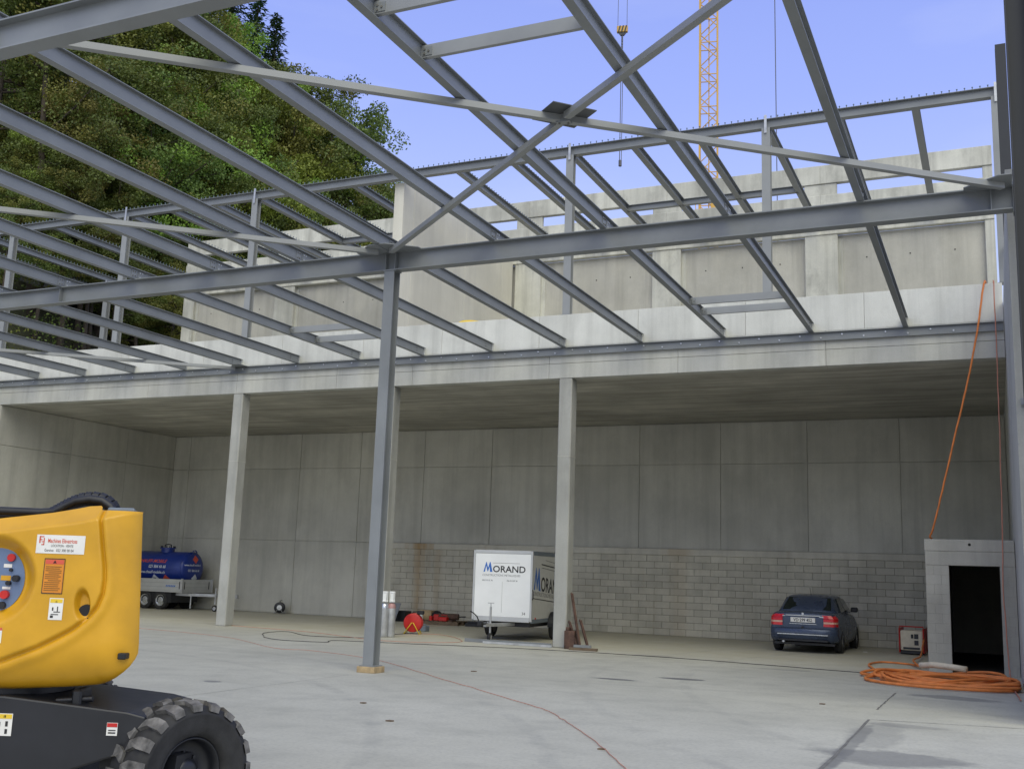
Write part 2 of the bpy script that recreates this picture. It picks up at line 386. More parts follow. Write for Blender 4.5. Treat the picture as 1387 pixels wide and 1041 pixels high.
def put_text(mb, txt, size, fn, mat=0, **kw):
    v, f = text_geo(txt, size, **kw); mb.add([fn(*p) for p in v], f, mat); return mb
# ============================================================ SETTING
ZS, ZC, ZP = 6.50, 7.25, 8.12          # soffit, top of the bearing channel, parapet top
YB, XL, XR = 8.20, -17.56, 11.95       # back wall, left wall, right wall (inner faces)
Y1, Y2 = -8.35, -16.85                 # the two lines of main beams

mb = MB(); N = 24; S = 2500
mb.add([(-S,-S,-.12),(S,-S,-.12),(S,S,-.12),(-S,S,-.12)], [(0,1,2,3)])
structure(mb.build('ground', 'ground'))
fl = MB().box(-40, -45, -.3, 30, YB+.6, 0).build('hall_floor', 'floor'); structure(fl)
# saw-cut joints in the floor slab: dark filled strips, a few mm proud
jm = [((10.03,-9.15),(10.07,-20),.017), ((10.03,-9.15),(12.0,-8.72),.009), ((10.02,-5.2),(10.0,-7.9),.012), ((-17,-1.9),(10.2,-1.25),.006), ((2.0,-9.0),(1.9,-22),.004)]
for a, b_, wd in jm:
    q = MB(); x, y, z = frame(Vector((*b_, 0))-Vector((*a, 0))); n_ = 26
    pts = []
    for i in range(n_+1):
        t = i/n_; p = Vector((*a, .004)).lerp(Vector((*b_, .004)), t); s2 = Vector((-(b_[1]-a[1]), b_[0]-a[0], 0)).normalized()
        wv = wd*(.7+rnd.random()*.7); off = (rnd.random()-.5)*wd*.8
        pts += [p+s2*(wv+off), p-s2*(wv-off)]
    q.add(pts, [(2*i, 2*i+1, 2*i+3, 2*i+2) for i in range(n_)])
    q.build('floor_joint', 'joint', fl)

# wooded slope behind and to the left
def hill_h(x, y):
    h = 1.40*(-15.0-x) if x < -15 else 0
    h = max(0, h) * min(1, max(0, (y+12)/14))
    h = 60*(1-math.exp(-h/55)) if h > 0 else 0
    return h + .6*math.sin(x*.5+y*.3) * min(1, h/3) - .1
mb = MB(); gx, gy = 46, 50; vs_ = []
for j in range(gy+1):
    for i in range(gx+1):
        x = -110 + (110-6)*i/gx; y = 9.2 + 120*(j/gy)
        if x < -24: y = -14 + 143*(j/gy)
        elif x < -18.5: t = (x+24)/5.5; y = (-14+23.2*t) + (143-23*t)*(j/gy)
        vs_.append((x, y, hill_h(x, y)))
mb.add(vs_, [(j*(gx+1)+i, j*(gx+1)+i+1, (j+1)*(gx+1)+i+1, (j+1)*(gx+1)+i) for j in range(gy) for i in range(gx)], 0, True)
structure(mb.build('hill', 'earth'))

# ------------------------------------------------------------ concrete hall
hall = thing('concrete_hall', 'open-fronted concrete hall with flat slab roof on square columns', 'building', (0, 0, 0))
bw = MB().box(XL-.3, YB+.012, 0, XR+.3, YB+.4, ZS).build('back_wall', 'conc_wall', hall)
jx = [XL+.01, -16.78] + [-14.18+2.595*i for i in range(10)] + [XR-.01]
zrow = [2.60, 5.21, ZS-.012]
def wpanel(x0, x1, z0, z1):
    MB().cbox(x0+.006, YB-.022, z0+.006, x1-.006, YB+.012, z1-.006, .006).build('panel', 'conc_wall', bw)
for k in range(len(jx)-1):
    if jx[k+1]-jx[k] < .1: continue
    if jx[k] < -8.5: wpanel(jx[k], jx[k+1], 0.01, zrow[0])
    wpanel(jx[k], jx[k+1], zrow[0], zrow[1])
    off = 0
    wpanel(jx[k], jx[k+1], zrow[1], zrow[2])
lw = MB().box(XL-.35, 0.0, 0, XL-.012, YB+.4, ZS).build('left_wall', 'conc_wall', hall)
jy = [.02, 3.05, 5.65, YB-.03]
for k in range(3):
    for z0, z1 in ((.01, 2.6), (2.6, 5.22), (5.22, ZS-.012)):
        MB().cbox(XL-.012, jy[k]+.006, z0+.006, XL+.02, jy[k+1]-.006, z1-.006, .006).build('panel', 'conc_wall', lw)
MB().box(XR, Y1+.45, 0, XR+.35, YB+.012, 7.70).build('right_wall', 'conc_fascia', hall)
rs = MB(); rs.box(XL-.35, .30, ZS+.002, XR-.003, YB+.4, 7.3, 0)
rs.build('roof_slab', 'conc_soffit', hall)
# slab edge: lower lift, upper lift and parapet with their pour joints
jf = [XL-.35, -14.6, -11.4, -8.1, -4.7, -2.32, 1.6, 4.9, 8.3, XR-.004]
for k in range(len(jf)-1):
    a, b_ = jf[k]+.003, jf[k+1]-.003
    MB().cbox(a, -.004, ZS, b_, .296, 6.868, .006).build('edge_panel', 'conc_fascia', hall)
    MB().cbox(a, 0, 6.876, b_, .296, 7.30, .006).build('edge_panel', 'conc_fascia', hall)
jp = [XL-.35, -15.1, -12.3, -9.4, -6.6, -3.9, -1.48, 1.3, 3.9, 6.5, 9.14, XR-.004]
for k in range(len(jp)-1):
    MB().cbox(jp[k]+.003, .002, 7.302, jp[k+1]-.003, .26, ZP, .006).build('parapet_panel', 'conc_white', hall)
hm = MB().box(-1.56, -.012, 6.99, -1.44, 0.0, 7.9)
for i, x in enumerate((-8.02, -3.02, 2.05)):
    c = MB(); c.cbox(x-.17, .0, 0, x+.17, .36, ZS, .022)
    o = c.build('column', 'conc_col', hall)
    MB().box(x-.176, -.006, 4.55, x+.176, .366, 4.563).build('pour_joint', 'conc_wall', o)

# ------------------------------------------------------------ block wall at the back of the hall
bwall = thing('block_wall', 'low grey concrete block wall along the back of the hall', 'wall', (0, 0, 0))
BX0, BX1 = -7.55, 10.22
MB().box(BX0+.01, YB-.143, 0, BX1-.01, YB-.024, 2.40).build('mortar', 'mortar', bwall)
MB().cbox(BX0, YB-.185, 2.402, BX1, YB-.024, 2.60, .015).build('cap_course', 'cap', bwall)
bl, bh = .50, .20
bmesh_full = None; cnt = 0; rest = MB()
cells = []
for r_ in range(12):
    x = BX0 + (-.25 if r_ % 2 else 0)
    while x < BX1-.02:
        a, b_ = max(x, BX0), min(x+bl, BX1)
        if b_-a > .08: cells.append((r_, a, b_))
        x += bl
cells.sort(key=lambda q: -q[1])
proto = {}
for i, (r_, a, b_) in enumerate(cells):
    z0 = r_*bh+.004; wd = round(b_-a, 3)
    yy = rnd.uniform(-.007, .003)
    if i < 296:
        if wd not in proto:
            proto[wd] = MB().cbox(.0045, 0, .0045, wd-.0045, .04, bh-.0045, .006).build('block', 'block', bwall)
            o = proto[wd]
        else:
            o = proto[wd].copy(); COL.objects.link(o)
        o.location = (a, YB-.15+yy, z0)
    else:
        rest.cbox(a+.0045, YB-.15+yy, z0+.0045, b_-.0045, YB-.11, z0+bh-.0045, .006)
if rest.v:
    o = rest.build('blocks', 'block', bwall); o['kind'] = 'stuff'

# ------------------------------------------------------------ door hut
hut = thing('stair_hut', 'small concrete block hut with an open dark doorway against the right wall', 'hut', (10.24, -.05, 0))
hw, hd, hh = 1.70, 8.0, 2.70; d0, d1, dh = .45, 1.41, 2.17
rb = MB(); rb.box(0, .22, 0, .2, hd, hh-.24); rb.box(hw-.2, .22, 0, hw, hd, hh-.24); rb.box(.2, hd-.2, 0, hw-.2, hd, hh-.24)
rb.build('side_wall', 'conc_hut', hut)
MB().box(.21, .23, .002, hw-.21, hd-.21, .012).build('inner_floor', 'dark', hut)  # near-black floor colour stands in for the shade inside the doorway
for k in range(11):
    z = k*.197; sp = .30 if k % 2 else .16
    for a, b_ in ((0, sp), (sp, d0)):
        MB().cbox(a+.0006, 0, z+.0006, b_-.0006, .215, z+.1964, .002).build('block', 'conc_hut', hut)
    for a, b_ in ((d1, d1+.14 if k % 2 else d1+.24), (d1+.14 if k % 2 else d1+.24, hw)):
        if b_-a > .02: MB().cbox(a+.0006, 0, z+.0006, b_-.0006, .215, z+.1964, .002).build('block', 'conc_hut', hut)
MB().cbox(0, -.006, 2.168, hw, .22, 2.455, .008).build('lintel', 'conc_hut', hut)
MB().cbox(-.01, -.01, 2.457, hw, hd, hh, .01).build('roof', 'conc_hut', hut)
MB().cyl((.86, -.014, 2.60), (.86, .01, 2.60), .03, n=10).build('tie_hole', 'dark', hut)

# ------------------------------------------------------------ upper facade
FY = 7.72
fac = thing('upper_facade', 'long roofless concrete facade with pilasters, recessed panels and slot openings under its top beam', 'building', (-2.7, FY, 7.3))
def fb(name, mat, x0, x1, z0, z1, y0=0., y1=.45, c=.012):
    return MB().cbox(x0+2.7, y0, z0-7.3, x1+2.7, y1, z1-7.3, c).build(name, mat, fac)
FX0, FX1 = -17.38, 11.93
pc = [-17.12, -12.52, -7.38, -2.5, 2.34, 7.15, 11.80]
pw = [.26, .45, .46, .47, .47, .48, .13]
for k, (x, hw2) in enumerate(zip(pc, pw)):
    fb('pilaster', 'conc_upper', x-hw2, x+hw2, 7.3, 12.05, .0, .45)
    fb('mullion', 'conc_upper', x-hw2, x+hw2, 13.302, 13.668, .02, .17)
for k in range(6):
    a, b_ = pc[k]+pw[k], pc[k+1]-pw[k+1]
    pn = fb('recessed_panel', 'conc_panel', a-.02, b_+.02, 7.3, 12.048, .16, .40)
    fb('panel_frame', 'conc_upper', a-.02, a+.13, 7.3, 11.95, .13, .17, .008)
    th = MB()
    for fx in (.2, .5, .8):
        for z in (9.4, 11.3): th.cyl((a+(b_-a)*fx+2.7, .150, z-7.3), (a+(b_-a)*fx+2.7, .165, z-7.3), .020, n=8, smooth=False)
    th.build('tie_holes', 'dark', fac)
    mid_ = (a+b_)/2
    fb('lower_beam', 'conc_upper', pc[k]-(pw[k] if k == 0 else 0), pc[k+1]+(pw[k+1] if k == 5 else 0), 12.052, 13.30, -.03, .18)
    fb('top_beam', 'conc_upper', pc[k]-(pw[k] if k == 0 else 0), pc[k+1]+(pw[k+1] if k == 5 else 0), 13.67, 14.26, -.02, .18)
wing = thing('wing_wall', 'plain pale concrete cross wall standing on the roof between the steel posts', 'wall', (-3.2, .28, 7.3))
ys = [0, .62, 3.9, 6.6, 7.42]
for k in range(4):
    MB().cbox(-.15, ys[k]+.003, .0, .15, ys[k+1]-.003, 12.33-7.3, .01).build('panel', 'conc_wing', wing)

# ============================================================ STEELWORK
def bolts(mb_, pts, axis, r=.016, l=.02):
    for p in pts: mb_.cyl(p, Vector(p)+Vector(axis)*l, r, n=6, smooth=False)
    return mb_
# bearing channel on the slab edge
ch = MB().chan((0,0,0), (XR-.02-(XL-.3), 0, 0), .20, .075, .012, (0,-1,0)).build('bearing_channel', 'steel', None, (XL-.3, -.001, ZC-.182))
tag(ch, 'grey steel channel bolted along the concrete slab edge', 'steel channel')
bp = MB().cyl((0,0,0), (0,-.022,0), .019, n=6, smooth=False).build('bolt', 'bolt', ch, (.3, -.013, .1))
for k in range(1, 64):
    x = .3 + k*.46
    if x > 29: break
    o = bp.copy(); COL.objects.link(o); o.location = (x, -.013, .1 + (.03 if k % 2 else -.03))
# purlins, slab bay
PH, PW = .22, .11
L1 = -.012 - Y1 - .004
lab1 = 'grey steel I-section purlin between the main beam and the slab edge'
p0 = MB().ibeam((0,0,0), (0, L1, 0), PH, PW, .007, .011).build('purlin', 'steel', None, (10, Y1+.004, ZC+PH/2+.02))
tag(p0, lab1, 'purlin', 'purlins resting on the slab edge')
MB().box(.005, .02, -.08, .014, .16, .08).build('cleat', 'steel', p0)
bolts(MB(), [(.014, .06, -.045), (.014, .06, .045), (.014, .12, -.045), (.014, .12, .045)], (1,0,0), .013, .014).build('bolts', 'bolt', p0)
bolts(MB(), [(.014, L1-.4, -.03), (.014, L1-.4, .03)], (1,0,0), .012, .012).build('bolts', 'joint', p0)
ORD = 'first second third fourth fifth sixth seventh eighth ninth tenth eleventh twelfth thirteenth fourteenth fifteenth sixteenth seventeenth eighteenth nineteenth twentieth twenty-first'.split()
p0['label'] = 'grey steel purlin resting on the slab edge, first from the right concrete wall'
for k in range(1, 15): clone(p0, None, (10-2*k, Y1+.004, ZC+PH/2+.02), 'grey steel purlin resting on the slab edge, %s from the right concrete wall' % ORD[k])
# purlins, camera bay
L2 = (Y1-.004) - (Y2+.004)
lab2 = 'grey steel I-section purlin overhead between the two main beams'
p1 = MB().ibeam((0,0,0), (0, L2, 0), PH, PW, .007, .011).build('purlin', 'steel', None, (10, Y2+.004, ZC+PH/2+.02))
tag(p1, lab2, 'purlin', 'purlins overhead between main beams')
MB().box(.005, .02, -.08, .014, .16, .08).build('cleat', 'steel', p1)
MB().box(.005, L2-.16, -.08, .014, L2-.02, .08).build('cleat', 'steel', p1)
bolts(MB(), [(.014, L2-.12, -.045), (.014, L2-.12, .045), (.014, L2-.06, -.045), (.014, L2-.06, .045)], (1,0,0), .013, .014).build('bolts', 'joint', p1)
p1['label'] = 'grey steel purlin overhead between the main beams, first from the right edge column'
for k in range(1, 13): clone(p1, None, (10-2*k, Y2+.004, ZC+PH/2+.02), 'grey steel purlin overhead between the main beams, %s from the right edge column' % ORD[k])
# main beams
BH, BW, BT = .345, .20, 7.269
def main_beam(y, x0, x1, label, stiff):
    o = MB().ibeam((0,0,0), (x1-x0, 0, 0), BH, BW, .010, .017).build('main_beam', 'steel', None, (x0, y, BT-BH/2))
    tag(o, label, 'steel beam')
    for x in stiff:
        for s in (-1, 1): MB().box(x-x0-.006, min(s*.006, s*(BW/2-.004)), -BH/2+.018, x-x0+.006, max(s*.006, s*(BW/2-.004)), BH/2-.018).build('stiffener', 'steel', o)
    return o
main_beam(Y1, -20, 12.03, 'heavy grey steel main beam carried by the free-standing post', [-6.0, 1.90, 2.10, 11.75])
main_beam(Y2, -9, 12.03, 'heavy grey steel main beam overhead, cropped, without a visible post', [1.9, 2.1])
# free-standing post
sp_ = thing('steel_post', 'tall free-standing grey steel H post on a timber packing block', 'steel post', (2.0, Y1, 0))
MB().ibeam((0,0,.115), (0,0,BT-BH-.016), .21, .20, .009, .014, (0,-1,0)).build('shaft', 'steel', sp_)
MB().box(-.14, -.14, .10, .14, .14, .1145).build('base_plate', 'steel', sp_)
MB().cbox(-.17, -.17, 0, .17, .17, .0995, .006).build('packing_block', 'wood', sp_)
MB().box(-.12, -.12, BT-BH-.0155, .12, .12, BT-BH-.001).build('cap_plate', 'steel', sp_)
# edge post on the right, close to the camera
ep = thing('edge_post', 'shade-darkened tall steel H column rising past the roof at the end of the main beam', 'steel post', (12.19, Y1, 0))
MB().ibeam((0,0,.02), (0,0,13.2), .30, .30, .011, .018, (1,0,0)).build('shaft', 'steel_shaded', ep)
MB().box(-.2, -.2, 0, .2, .2, .0195).build('base_plate', 'steel', ep)
MB().box(-.165, -.10, BT-BH-.05, -.152, .10, BT+.05).build('end_plate', 'steel', ep)
wp = thing('wall_post', 'shade-darkened steel post standing on top of the right concrete wall', 'steel post', (12.10, -1.5, 7.70))
MB().ibeam((0,0,.015), (0,0,5.05), .20, .20, .009, .014, (0,-1,0)).build('shaft', 'steel_shaded', wp)
MB().box(-.13, -.13, 0.001, .13, .13, .0145).build('base_plate', 'steel', wp)
br = MB().bar((0,0,0), (0, 8.05, 4.72), .10, .05).build('wall_brace', 'steel_pale', None, (12.06, Y1+.25, 4.2))
tag(br, 'pale diagonal steel brace rising beside the right edge column', 'brace')
# plan bracing (flat hollow bars under the purlins) with gusset plates
ZB_ = ZC-.035
def brace(a, b_, label, dz=0.):
    p0_ = Vector((*a, ZB_+dz)); p1_ = Vector((*b_, ZB_+dz)); d = (p1_-p0_); nrm = Vector((-d.y, d.x, 0)).normalized()
    o = MB().obox(d/2, d/2, nrm*.045, Vector((0,0,.04))).build('roof_brace', 'steel_pale', None, p0_)
    return tag(o, label, 'brace')
dY = .27
A_, B_ = (2.18, Y2+.1), (11.9, Y1-dY+.05)
brace(A_, B_, 'long pale flat brace crossing under the purlins to the right edge column')
brace((2.12, Y1-dY), (6.93, (Y1+Y2)/2-.06), 'pale diagonal brace from the free-standing post to the centre gusset', -.004)
brace((7.07, (Y1+Y2)/2-.20), (11.9, Y2+.1), 'pale diagonal brace from the centre gusset up towards the overhead beam', -.004)
brace((-8.0, Y2-.1), (1.85, Y1-dY), 'pale flat brace reaching the free-standing post from the far bay', -.002)
brace((-17.9, Y1+.3), (-8.1, -.12), 'pale flat brace meeting the slab edge above the first concrete column')
brace((-17.9, -.3), (-13.06, -4.0), 'short pale brace crossing behind another near the slab end', -.096)
gp = thing('gusset_plate', 'square shade-darkened steel gusset plate where two roof braces cross', 'steel plate', (7.0, (Y1+Y2)/2-.12, ZB_+.042))
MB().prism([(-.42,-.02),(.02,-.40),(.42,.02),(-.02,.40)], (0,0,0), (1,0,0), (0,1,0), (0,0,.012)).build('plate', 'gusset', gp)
MB().box(-.09, -.05, -.1, .09, .05, -.0).build('splice', 'steel', gp)
bolts(MB(), [(-.05,-.02,-.101), (.05,.02,-.101)], (0,0,-1), .014, .014).build('bolts', 'joint', gp)
def gus(x, y, s1, s2, label):
    o = MB().prism([(0,0),(s1*.62,0),(s1*.62,s2*.10),(s1*.16,s2*.46),(0,s2*.46)], (0,0,0), (1,0,0), (0,1,0), (0,0,.012)).build('gusset_plate', 'steel', None, (x, y, ZB_+.041))
    return tag(o, label, 'steel plate')
gus(2.0, Y1-.101, 1, -1, 'triangular gusset plate in the corner right of the free-standing post')
gus(1.985, Y1-.101, -1, -1, 'triangular gusset plate in the corner left of the free-standing post')
gus(12.02, Y1-.101, -1, -1, 'triangular gusset plate at the right edge column')
gus(-7.7, -.01, -1, -1, 'small gusset plate at the slab edge above the first concrete column')
# trimmers for roof lights
def trimmer(x0, y, n, label, mat='steel_pale'):
    o = MB().chan((0,0,0), (1.985, 0, 0), .15, .055, .008, (0,1,0)).build('trimmer', mat, None, (x0+.0075, y, ZC+.06))
    MB().box(.02, -.0095, .02, .14, -.001, .12).build('cleat', 'steel', o)
    bolts(MB(), [(.05, -.0095, .04), (.05, -.0095, .09), (.10, -.0095, .065)], (0,-1,0), .013, .012).build('bolts', 'joint', o)
    tag(o, label, 'trimmer', n)
for y in (-15.55, -14.55): trimmer(6, y, 'trimmers overhead', 'pale steel trimmer between two overhead purlins against the sky')
for y in (-3.1, -2.2): trimmer(6, y, 'trimmers near the slab', 'short pale trimmer between two purlins before the white parapet')
for y in (-3.2, -2.1): trimmer(-4, y, 'trimmers behind the post', 'short pale trimmer between two purlins left of the free-standing post')

# upper roof frame
UZ = 12.58; UH = .23
lab = 'grey steel H post standing on the white parapet'
up_ = thing('parapet_post', lab, 'steel post', (12, .12, ZP), 0, 'posts on the parapet')
MB().ibeam((0,0,.012), (0,0,UZ-UH-ZP-.001), .18, .20, .008, .013, (0,-1,0)).build('shaft', 'steel_pale', up_)
MB().box(-.13, -.115, .001, .13, .115, .0115).build('base_plate', 'steel', up_)
MB().box(-.03, -.128, UZ-UH-ZP-.14, .03, -.117, UZ-ZP+.08).build('clip', 'galv', up_)
up_['label'] = 'grey steel post on the white parapet, first from the right wall'
for k, x in enumerate((7, 2, -8, -13, -18)): clone(up_, None, (x, .12, ZP), 'grey steel post on the white parapet, %s from the right wall' % ORD[k+1])
rp = clone(up_, None, (-18, 4.4, 7.31), 'steel post rising behind the others at the wooded end of the roof'); rp['group'] = ''
del rp['group']
def stud_row(parent, pts, h=.10):
    q = MB()
    for p in pts:
        p = Vector(p); q.cyl(p, p+Vector((0,0,h)), .011, n=5, smooth=False, caps=False); q.cyl(p+Vector((0,0,h)), p+Vector((0,0,h+.014)), .019, n=5, smooth=False)
    o = q.build('studs', 'stud', parent); o['kind'] = 'stuff'; return o
fbm = MB().ibeam((0,0,0), (36.2, 0, 0), UH, .18, .008, .013).build('eaves_beam', 'steel', None, (-24, .12, UZ-UH/2))
tag(fbm, 'long grey steel beam with shear studs along the tops of the parapet posts', 'steel beam')
stud_row(fbm, [(.3+.158*k, 0, UH/2+.0005) for k in range(226)], .075)
upl = FY+.0 - .22
u0 = MB().ibeam((0,0,0), (0, upl-.05, 0), .20, .16, .008, .013).build('rafter', 'steel', None, (12-5/3, .24, UZ-.01-.10))
tag(u0, 'studded steel rafter of the upper roof frame, first from the right wall', 'rafter', 'rafters of the upper roof frame')
stud_row(u0, [(0, .2+.158*k, .1005) for k in range(46)], .075)
for k in range(2, 22):
    x = 12-5/3*k
    if abs(x+3) < .25: continue
    clone(u0, None, (x, .24, UZ-.11), 'studded steel rafter of the upper roof frame, %s from the right wall' % ORD[k-1 if k < 9 else k-2])
def utrim(x0, x1, y, label):
    o = MB().ibeam((0,0,0), (x1-x0-.02, 0, 0), .18, .14, .008, .012).build('trimmer', 'steel', None, (x0+.01, y, UZ-.12)); tag(o, label, 'trimmer'); return o
for q in range(3): utrim(2+5/3*q+.002, 2+5/3*(q+1), 4.7, ['steel trimmer beside the crane mast, first of three between the upper rafters', 'steel trimmer under the crane mast, middle of three between the upper rafters', 'steel trimmer nearest the right wall of three between the upper rafters'][q])
utrim(-8, -8+5/3, 4.7, 'steel trimmer between upper rafters before the trees')
utrim(-8+5/3, -8+10/3, 4.7, 'steel trimmer between upper rafters next to the cross wall')
# ============================================================ BOOM LIFT
LIFT = thing('boom_lift', 'yellow articulated boom lift with black chassis and chunky tyres, partly cropped', 'boom lift', (6.856, -18.998, 0), math.atan2(.436, .9))
def interp(pts, x):
    if x <= pts[0][0]: return pts[0][1]
    for (a, b_), (c, d) in zip(pts, pts[1:]):
        if x <= c: return b_ + (d-b_)*(x-a)/(c-a)
    return pts[-1][1]
TOP = [(-2.3,1.74),(-.91,1.947),(-.64,1.985),(-.40,2.035),(-.285,2.040),(-.262,2.030),(-.255,2.012),(.03,2.012)]
BOT = [(-2.3,.86),(-.79,.903),(-.438,.927),(-.25,.943),(-.198,.953),(-.14,.972),(-.092,.995),(-.045,1.03),(-.01,1.068),(.012,1.11),(.026,1.17)]
SHO = [(-2.3,1.62),(-.9,1.848),(-.262,1.950),(-.235,1.945),(.03,2.005)]
GRV = [(-2.3,.70),(-.809,1.088),(-.598,1.177),(-.388,1.292),(-.27,1.372),(-.215,1.43),(-.182,1.50),(-.172,1.58),(-.176,1.66),(-.215,1.87),(-.25,2.06)]
def gdist(a, z):
    best = 9; sgn = 1
    for (x0, z0), (x1, z1) in zip(GRV, GRV[1:]):
        dx, dz = x1-x0, z1-z0; t = max(0, min(1, ((a-x0)*dx+(z-z0)*dz)/(dx*dx+dz*dz)))
        ex, ez = a-(x0+t*dx), z-(z0+t*dz); d = math.hypot(ex, ez)
        if d < best: best = d; sgn = 1 if (dx*ez-dz*ex) < 0 else -1
    return best*sgn          # positive = outside (below / right of the groove)
def sms(t): t = max(0, min(1, t)); return t*t*(3-2*t)
def sq(a, z=1.0): return a-(.062+.05*max(0, min(1, (z-1.2)/.8)))*sms((a+.5)/.45)
def cowl_h(a, z):
    h = 0.
    t = min(.999, max(0, (a+.20)/.226)); h += .20*(1-math.sqrt(1-t*t)); tr0 = t
    zb = interp(BOT, a); t = min(.999, max(0, (zb+.26-z)/.26)); h += .20*(1-math.sqrt(1-t*t))*(1-tr0)
    zs = interp(SHO, a)
    if z > zs: h += (z-zs)*1.25
    g = gdist(a, z)
    h += .018*sms((g+.012)/.024) + .022*math.exp(-((g-.004)/.011)**2) - .012*math.exp(-((g-.05)/.03)**2)
    q = math.hypot((a+.93)/.295, (z-1.565)/.285)
    h += .10*sms((1-q)/.38)
    q = math.hypot((a+.328+.10*(z-1.43))/.070, (z-1.432)/.108)
    h += .055*sms((1-q)/.5)
    return h
cw = MB(); na, nz = 230, 110; V = []
As = [-2.3+1.35*(i/30) for i in range(30)] + [-.95+.97*((i)/(na-30)) for i in range(na-30+1)]
for a in As:
    z0, z1 = interp(BOT, a), interp(TOP, a)
    for j in range(nz+1):
        z = z0+(z1-z0)*j/nz; V.append((sq(a, z), cowl_h(a, z), z))
nc = len(As)
cw.add(V, [(i*(nz+1)+j, (i+1)*(nz+1)+j, (i+1)*(nz+1)+j+1, i*(nz+1)+j+1) for i in range(nc-1) for j in range(nz)], 0, True)
cw.build('cowl', 'yellow', LIFT)
out = [(sq(a), interp(BOT, a)+.06) for a in (-2.3,-.79,-.438,-.25,-.14,-.06,-.01)] + [(-.10,1.26),(-.125,1.99),(-.30,1.99),(-.32,1.93),(-2.3,1.72)]
MB().prism(out, (0,.155,0), (1,0,0), (0,0,1), (-.40,1.10,0)).build('counterweight', 'yellow', LIFT, bevel=.03)
MB().prism([(-.34,.24),(-.16,.22),(-.39,1.05),(-.60,1.05)], (0,0,1.988), (1,0,0), (0,1,0), (0,0,.05)).build('lid', 'lid_grey', LIFT, bevel=.012)
bm = MB(); bm.cbox(-2.6, .42, 1.70, -.55, .78, 1.955, .02); bm.build('boom', 'yellow', LIFT)
hs = MB()
for k, yy in enumerate((.28, .33, .385)):
    hs.tube([(-2.4, yy, 1.985), (-1.2, yy, 1.995), (-.78, yy, 1.992), (-.69, yy, 2.0), (-.62, yy, 2.045-.006*k), (-.56, yy, 2.075-.006*k), (-.47, yy, 2.09-.006*k), (-.39, yy, 2.08-.005*k), (-.335, yy, 2.045), (-.30, yy, 1.99), (-.29, yy, 1.9)], .026, 8)
hs.tube([(-2.4,.30,1.955),(-1.0,.30,1.965),(-.72,.30,1.972),(-.62,.30,2.0),(-.5,.30,2.03),(-.4,.30,2.03),(-.34,.30,1.98)], .022, 8)
hs.build('hydraulic_hose', 'hose_black', LIFT)
rg = MB()
hp = [(-.70,1.995),(-.66,2.02),(-.62,2.045),(-.58,2.066),(-.54,2.081),(-.50,2.090),(-.46,2.093),(-.42,2.088),(-.385,2.075),(-.355,2.052),(-.33,2.02)]
for (x0, z0), (x1, z1) in zip(hp, hp[1:]):
    d = Vector((x1-x0, 0, z1-z0)).normalized()
    for k in range(2):
        c = Vector((x0, .33, z0)).lerp(Vector((x1, .33, z1)), k/2)+Vector((0,0,-.006))
        rg.cyl(c-d*.009, c+d*.009, .055, .051, 14, 0)
rg.build('hose_sleeve', 'hose_black', LIFT)
# control panel in its oval recess
cp = MB(); ring = [(-.93+.176*math.cos(t), .094, 1.565+.20*math.sin(t)) for t in [2*math.pi*i/40 for i in range(40)]]
cp.add(ring, [tuple(range(40))])
pan = cp.build('control_panel', 'panel_grey', LIFT)
def knob(x, z, r, mat, l=.02): MB().cyl((x, .093, z), (x, .093-l, z), r, n=12).build('knob', mat, pan)
knob(-.845, 1.70, .024, 'red'); knob(-.80, 1.575, .020, 'black', .04); knob(-.845, 1.545, .014, 'black', .03); knob(-.86, 1.475, .026, 'red', .03); knob(-.87, 1.41, .022, 'black', .03); knob(-.84, 1.625, .010, 'black')
for (x, z, wd, hh_, mt) in ((-.865,1.65,.05,.022,'offwhite'), (-.87,1.575,.06,.03,'yellow'), (-.86,1.515,.05,.016,'offwhite')):
    MB().box(x-wd/2, .0905, z-hh_/2, x+wd/2, .0935, z+hh_/2).build('panel_label', mt, pan)
MB().cyl((-.342, .040, 1.388), (-.342, .12, 1.40), .044, .044, 18).build('exhaust', 'black', LIFT)
MB().cbox(-.125, .040, 1.112, -.075, .12, 1.150, .006).build('tie_down_slot', 'black', LIFT)
# labels stuck on the cowl: thin sheets following the panel
def sticker(name, quad, mats, draw, off=.0025):
    (x0, z0), (x1, z1) = quad        # lower-left, upper-right ; slight tilt handled by tl
    q = MB(); nn = 6; vv = []
    for i in range(nn+1):
        for j in range(nn+1):
            a = x0+(x1-x0)*i/nn; z = z0+(z1-z0)*j/nn; vv.append((a, cowl_h(a, z)-off, z))
    q.add(vv, [(i*(nn+1)+j, (i+1)*(nn+1)+j, (i+1)*(nn+1)+j+1, i*(nn+1)+j+1) for i in range(nn) for j in range(nn)], 0)
    draw(q, lambda u_, v_: (x0+u_, cowl_h(x0+u_, z0+v_)-off-.0015, z0+v_))
    return q.build(name, mats, LIFT)
def d1(q, fn):
    put_text(q, 'Machines Elévatrices', .036, lambda x, y: fn(x+.068, y+.066), 1, sx=.60, bold=.0004)
    put_text(q, 'LOCATION - VENTE', .021, lambda x, y: fn(x+.090, y+.041), 2, sx=.72)
    put_text(q, 'Genève   022 300 00 04', .024, lambda x, y: fn(x+.052, y+.012), 2, sx=.76)
    for (a, b_, c, d) in ((.016,.062,.024,.104),(.016,.098,.044,.104),(.016,.080,.034,.086),(.030,.050,.048,.056),(.030,.068,.048,.073),(.042,.050,.048,.094)):
        q.add([fn(a,b_), fn(c,b_), fn(c,d), fn(a,d)], [(0,1,2,3)], 1)
sticker('rental_label', ((-.667, 1.733), (-.372, 1.846)), ['offwhite', 'ink_red', 'ink'], d1)
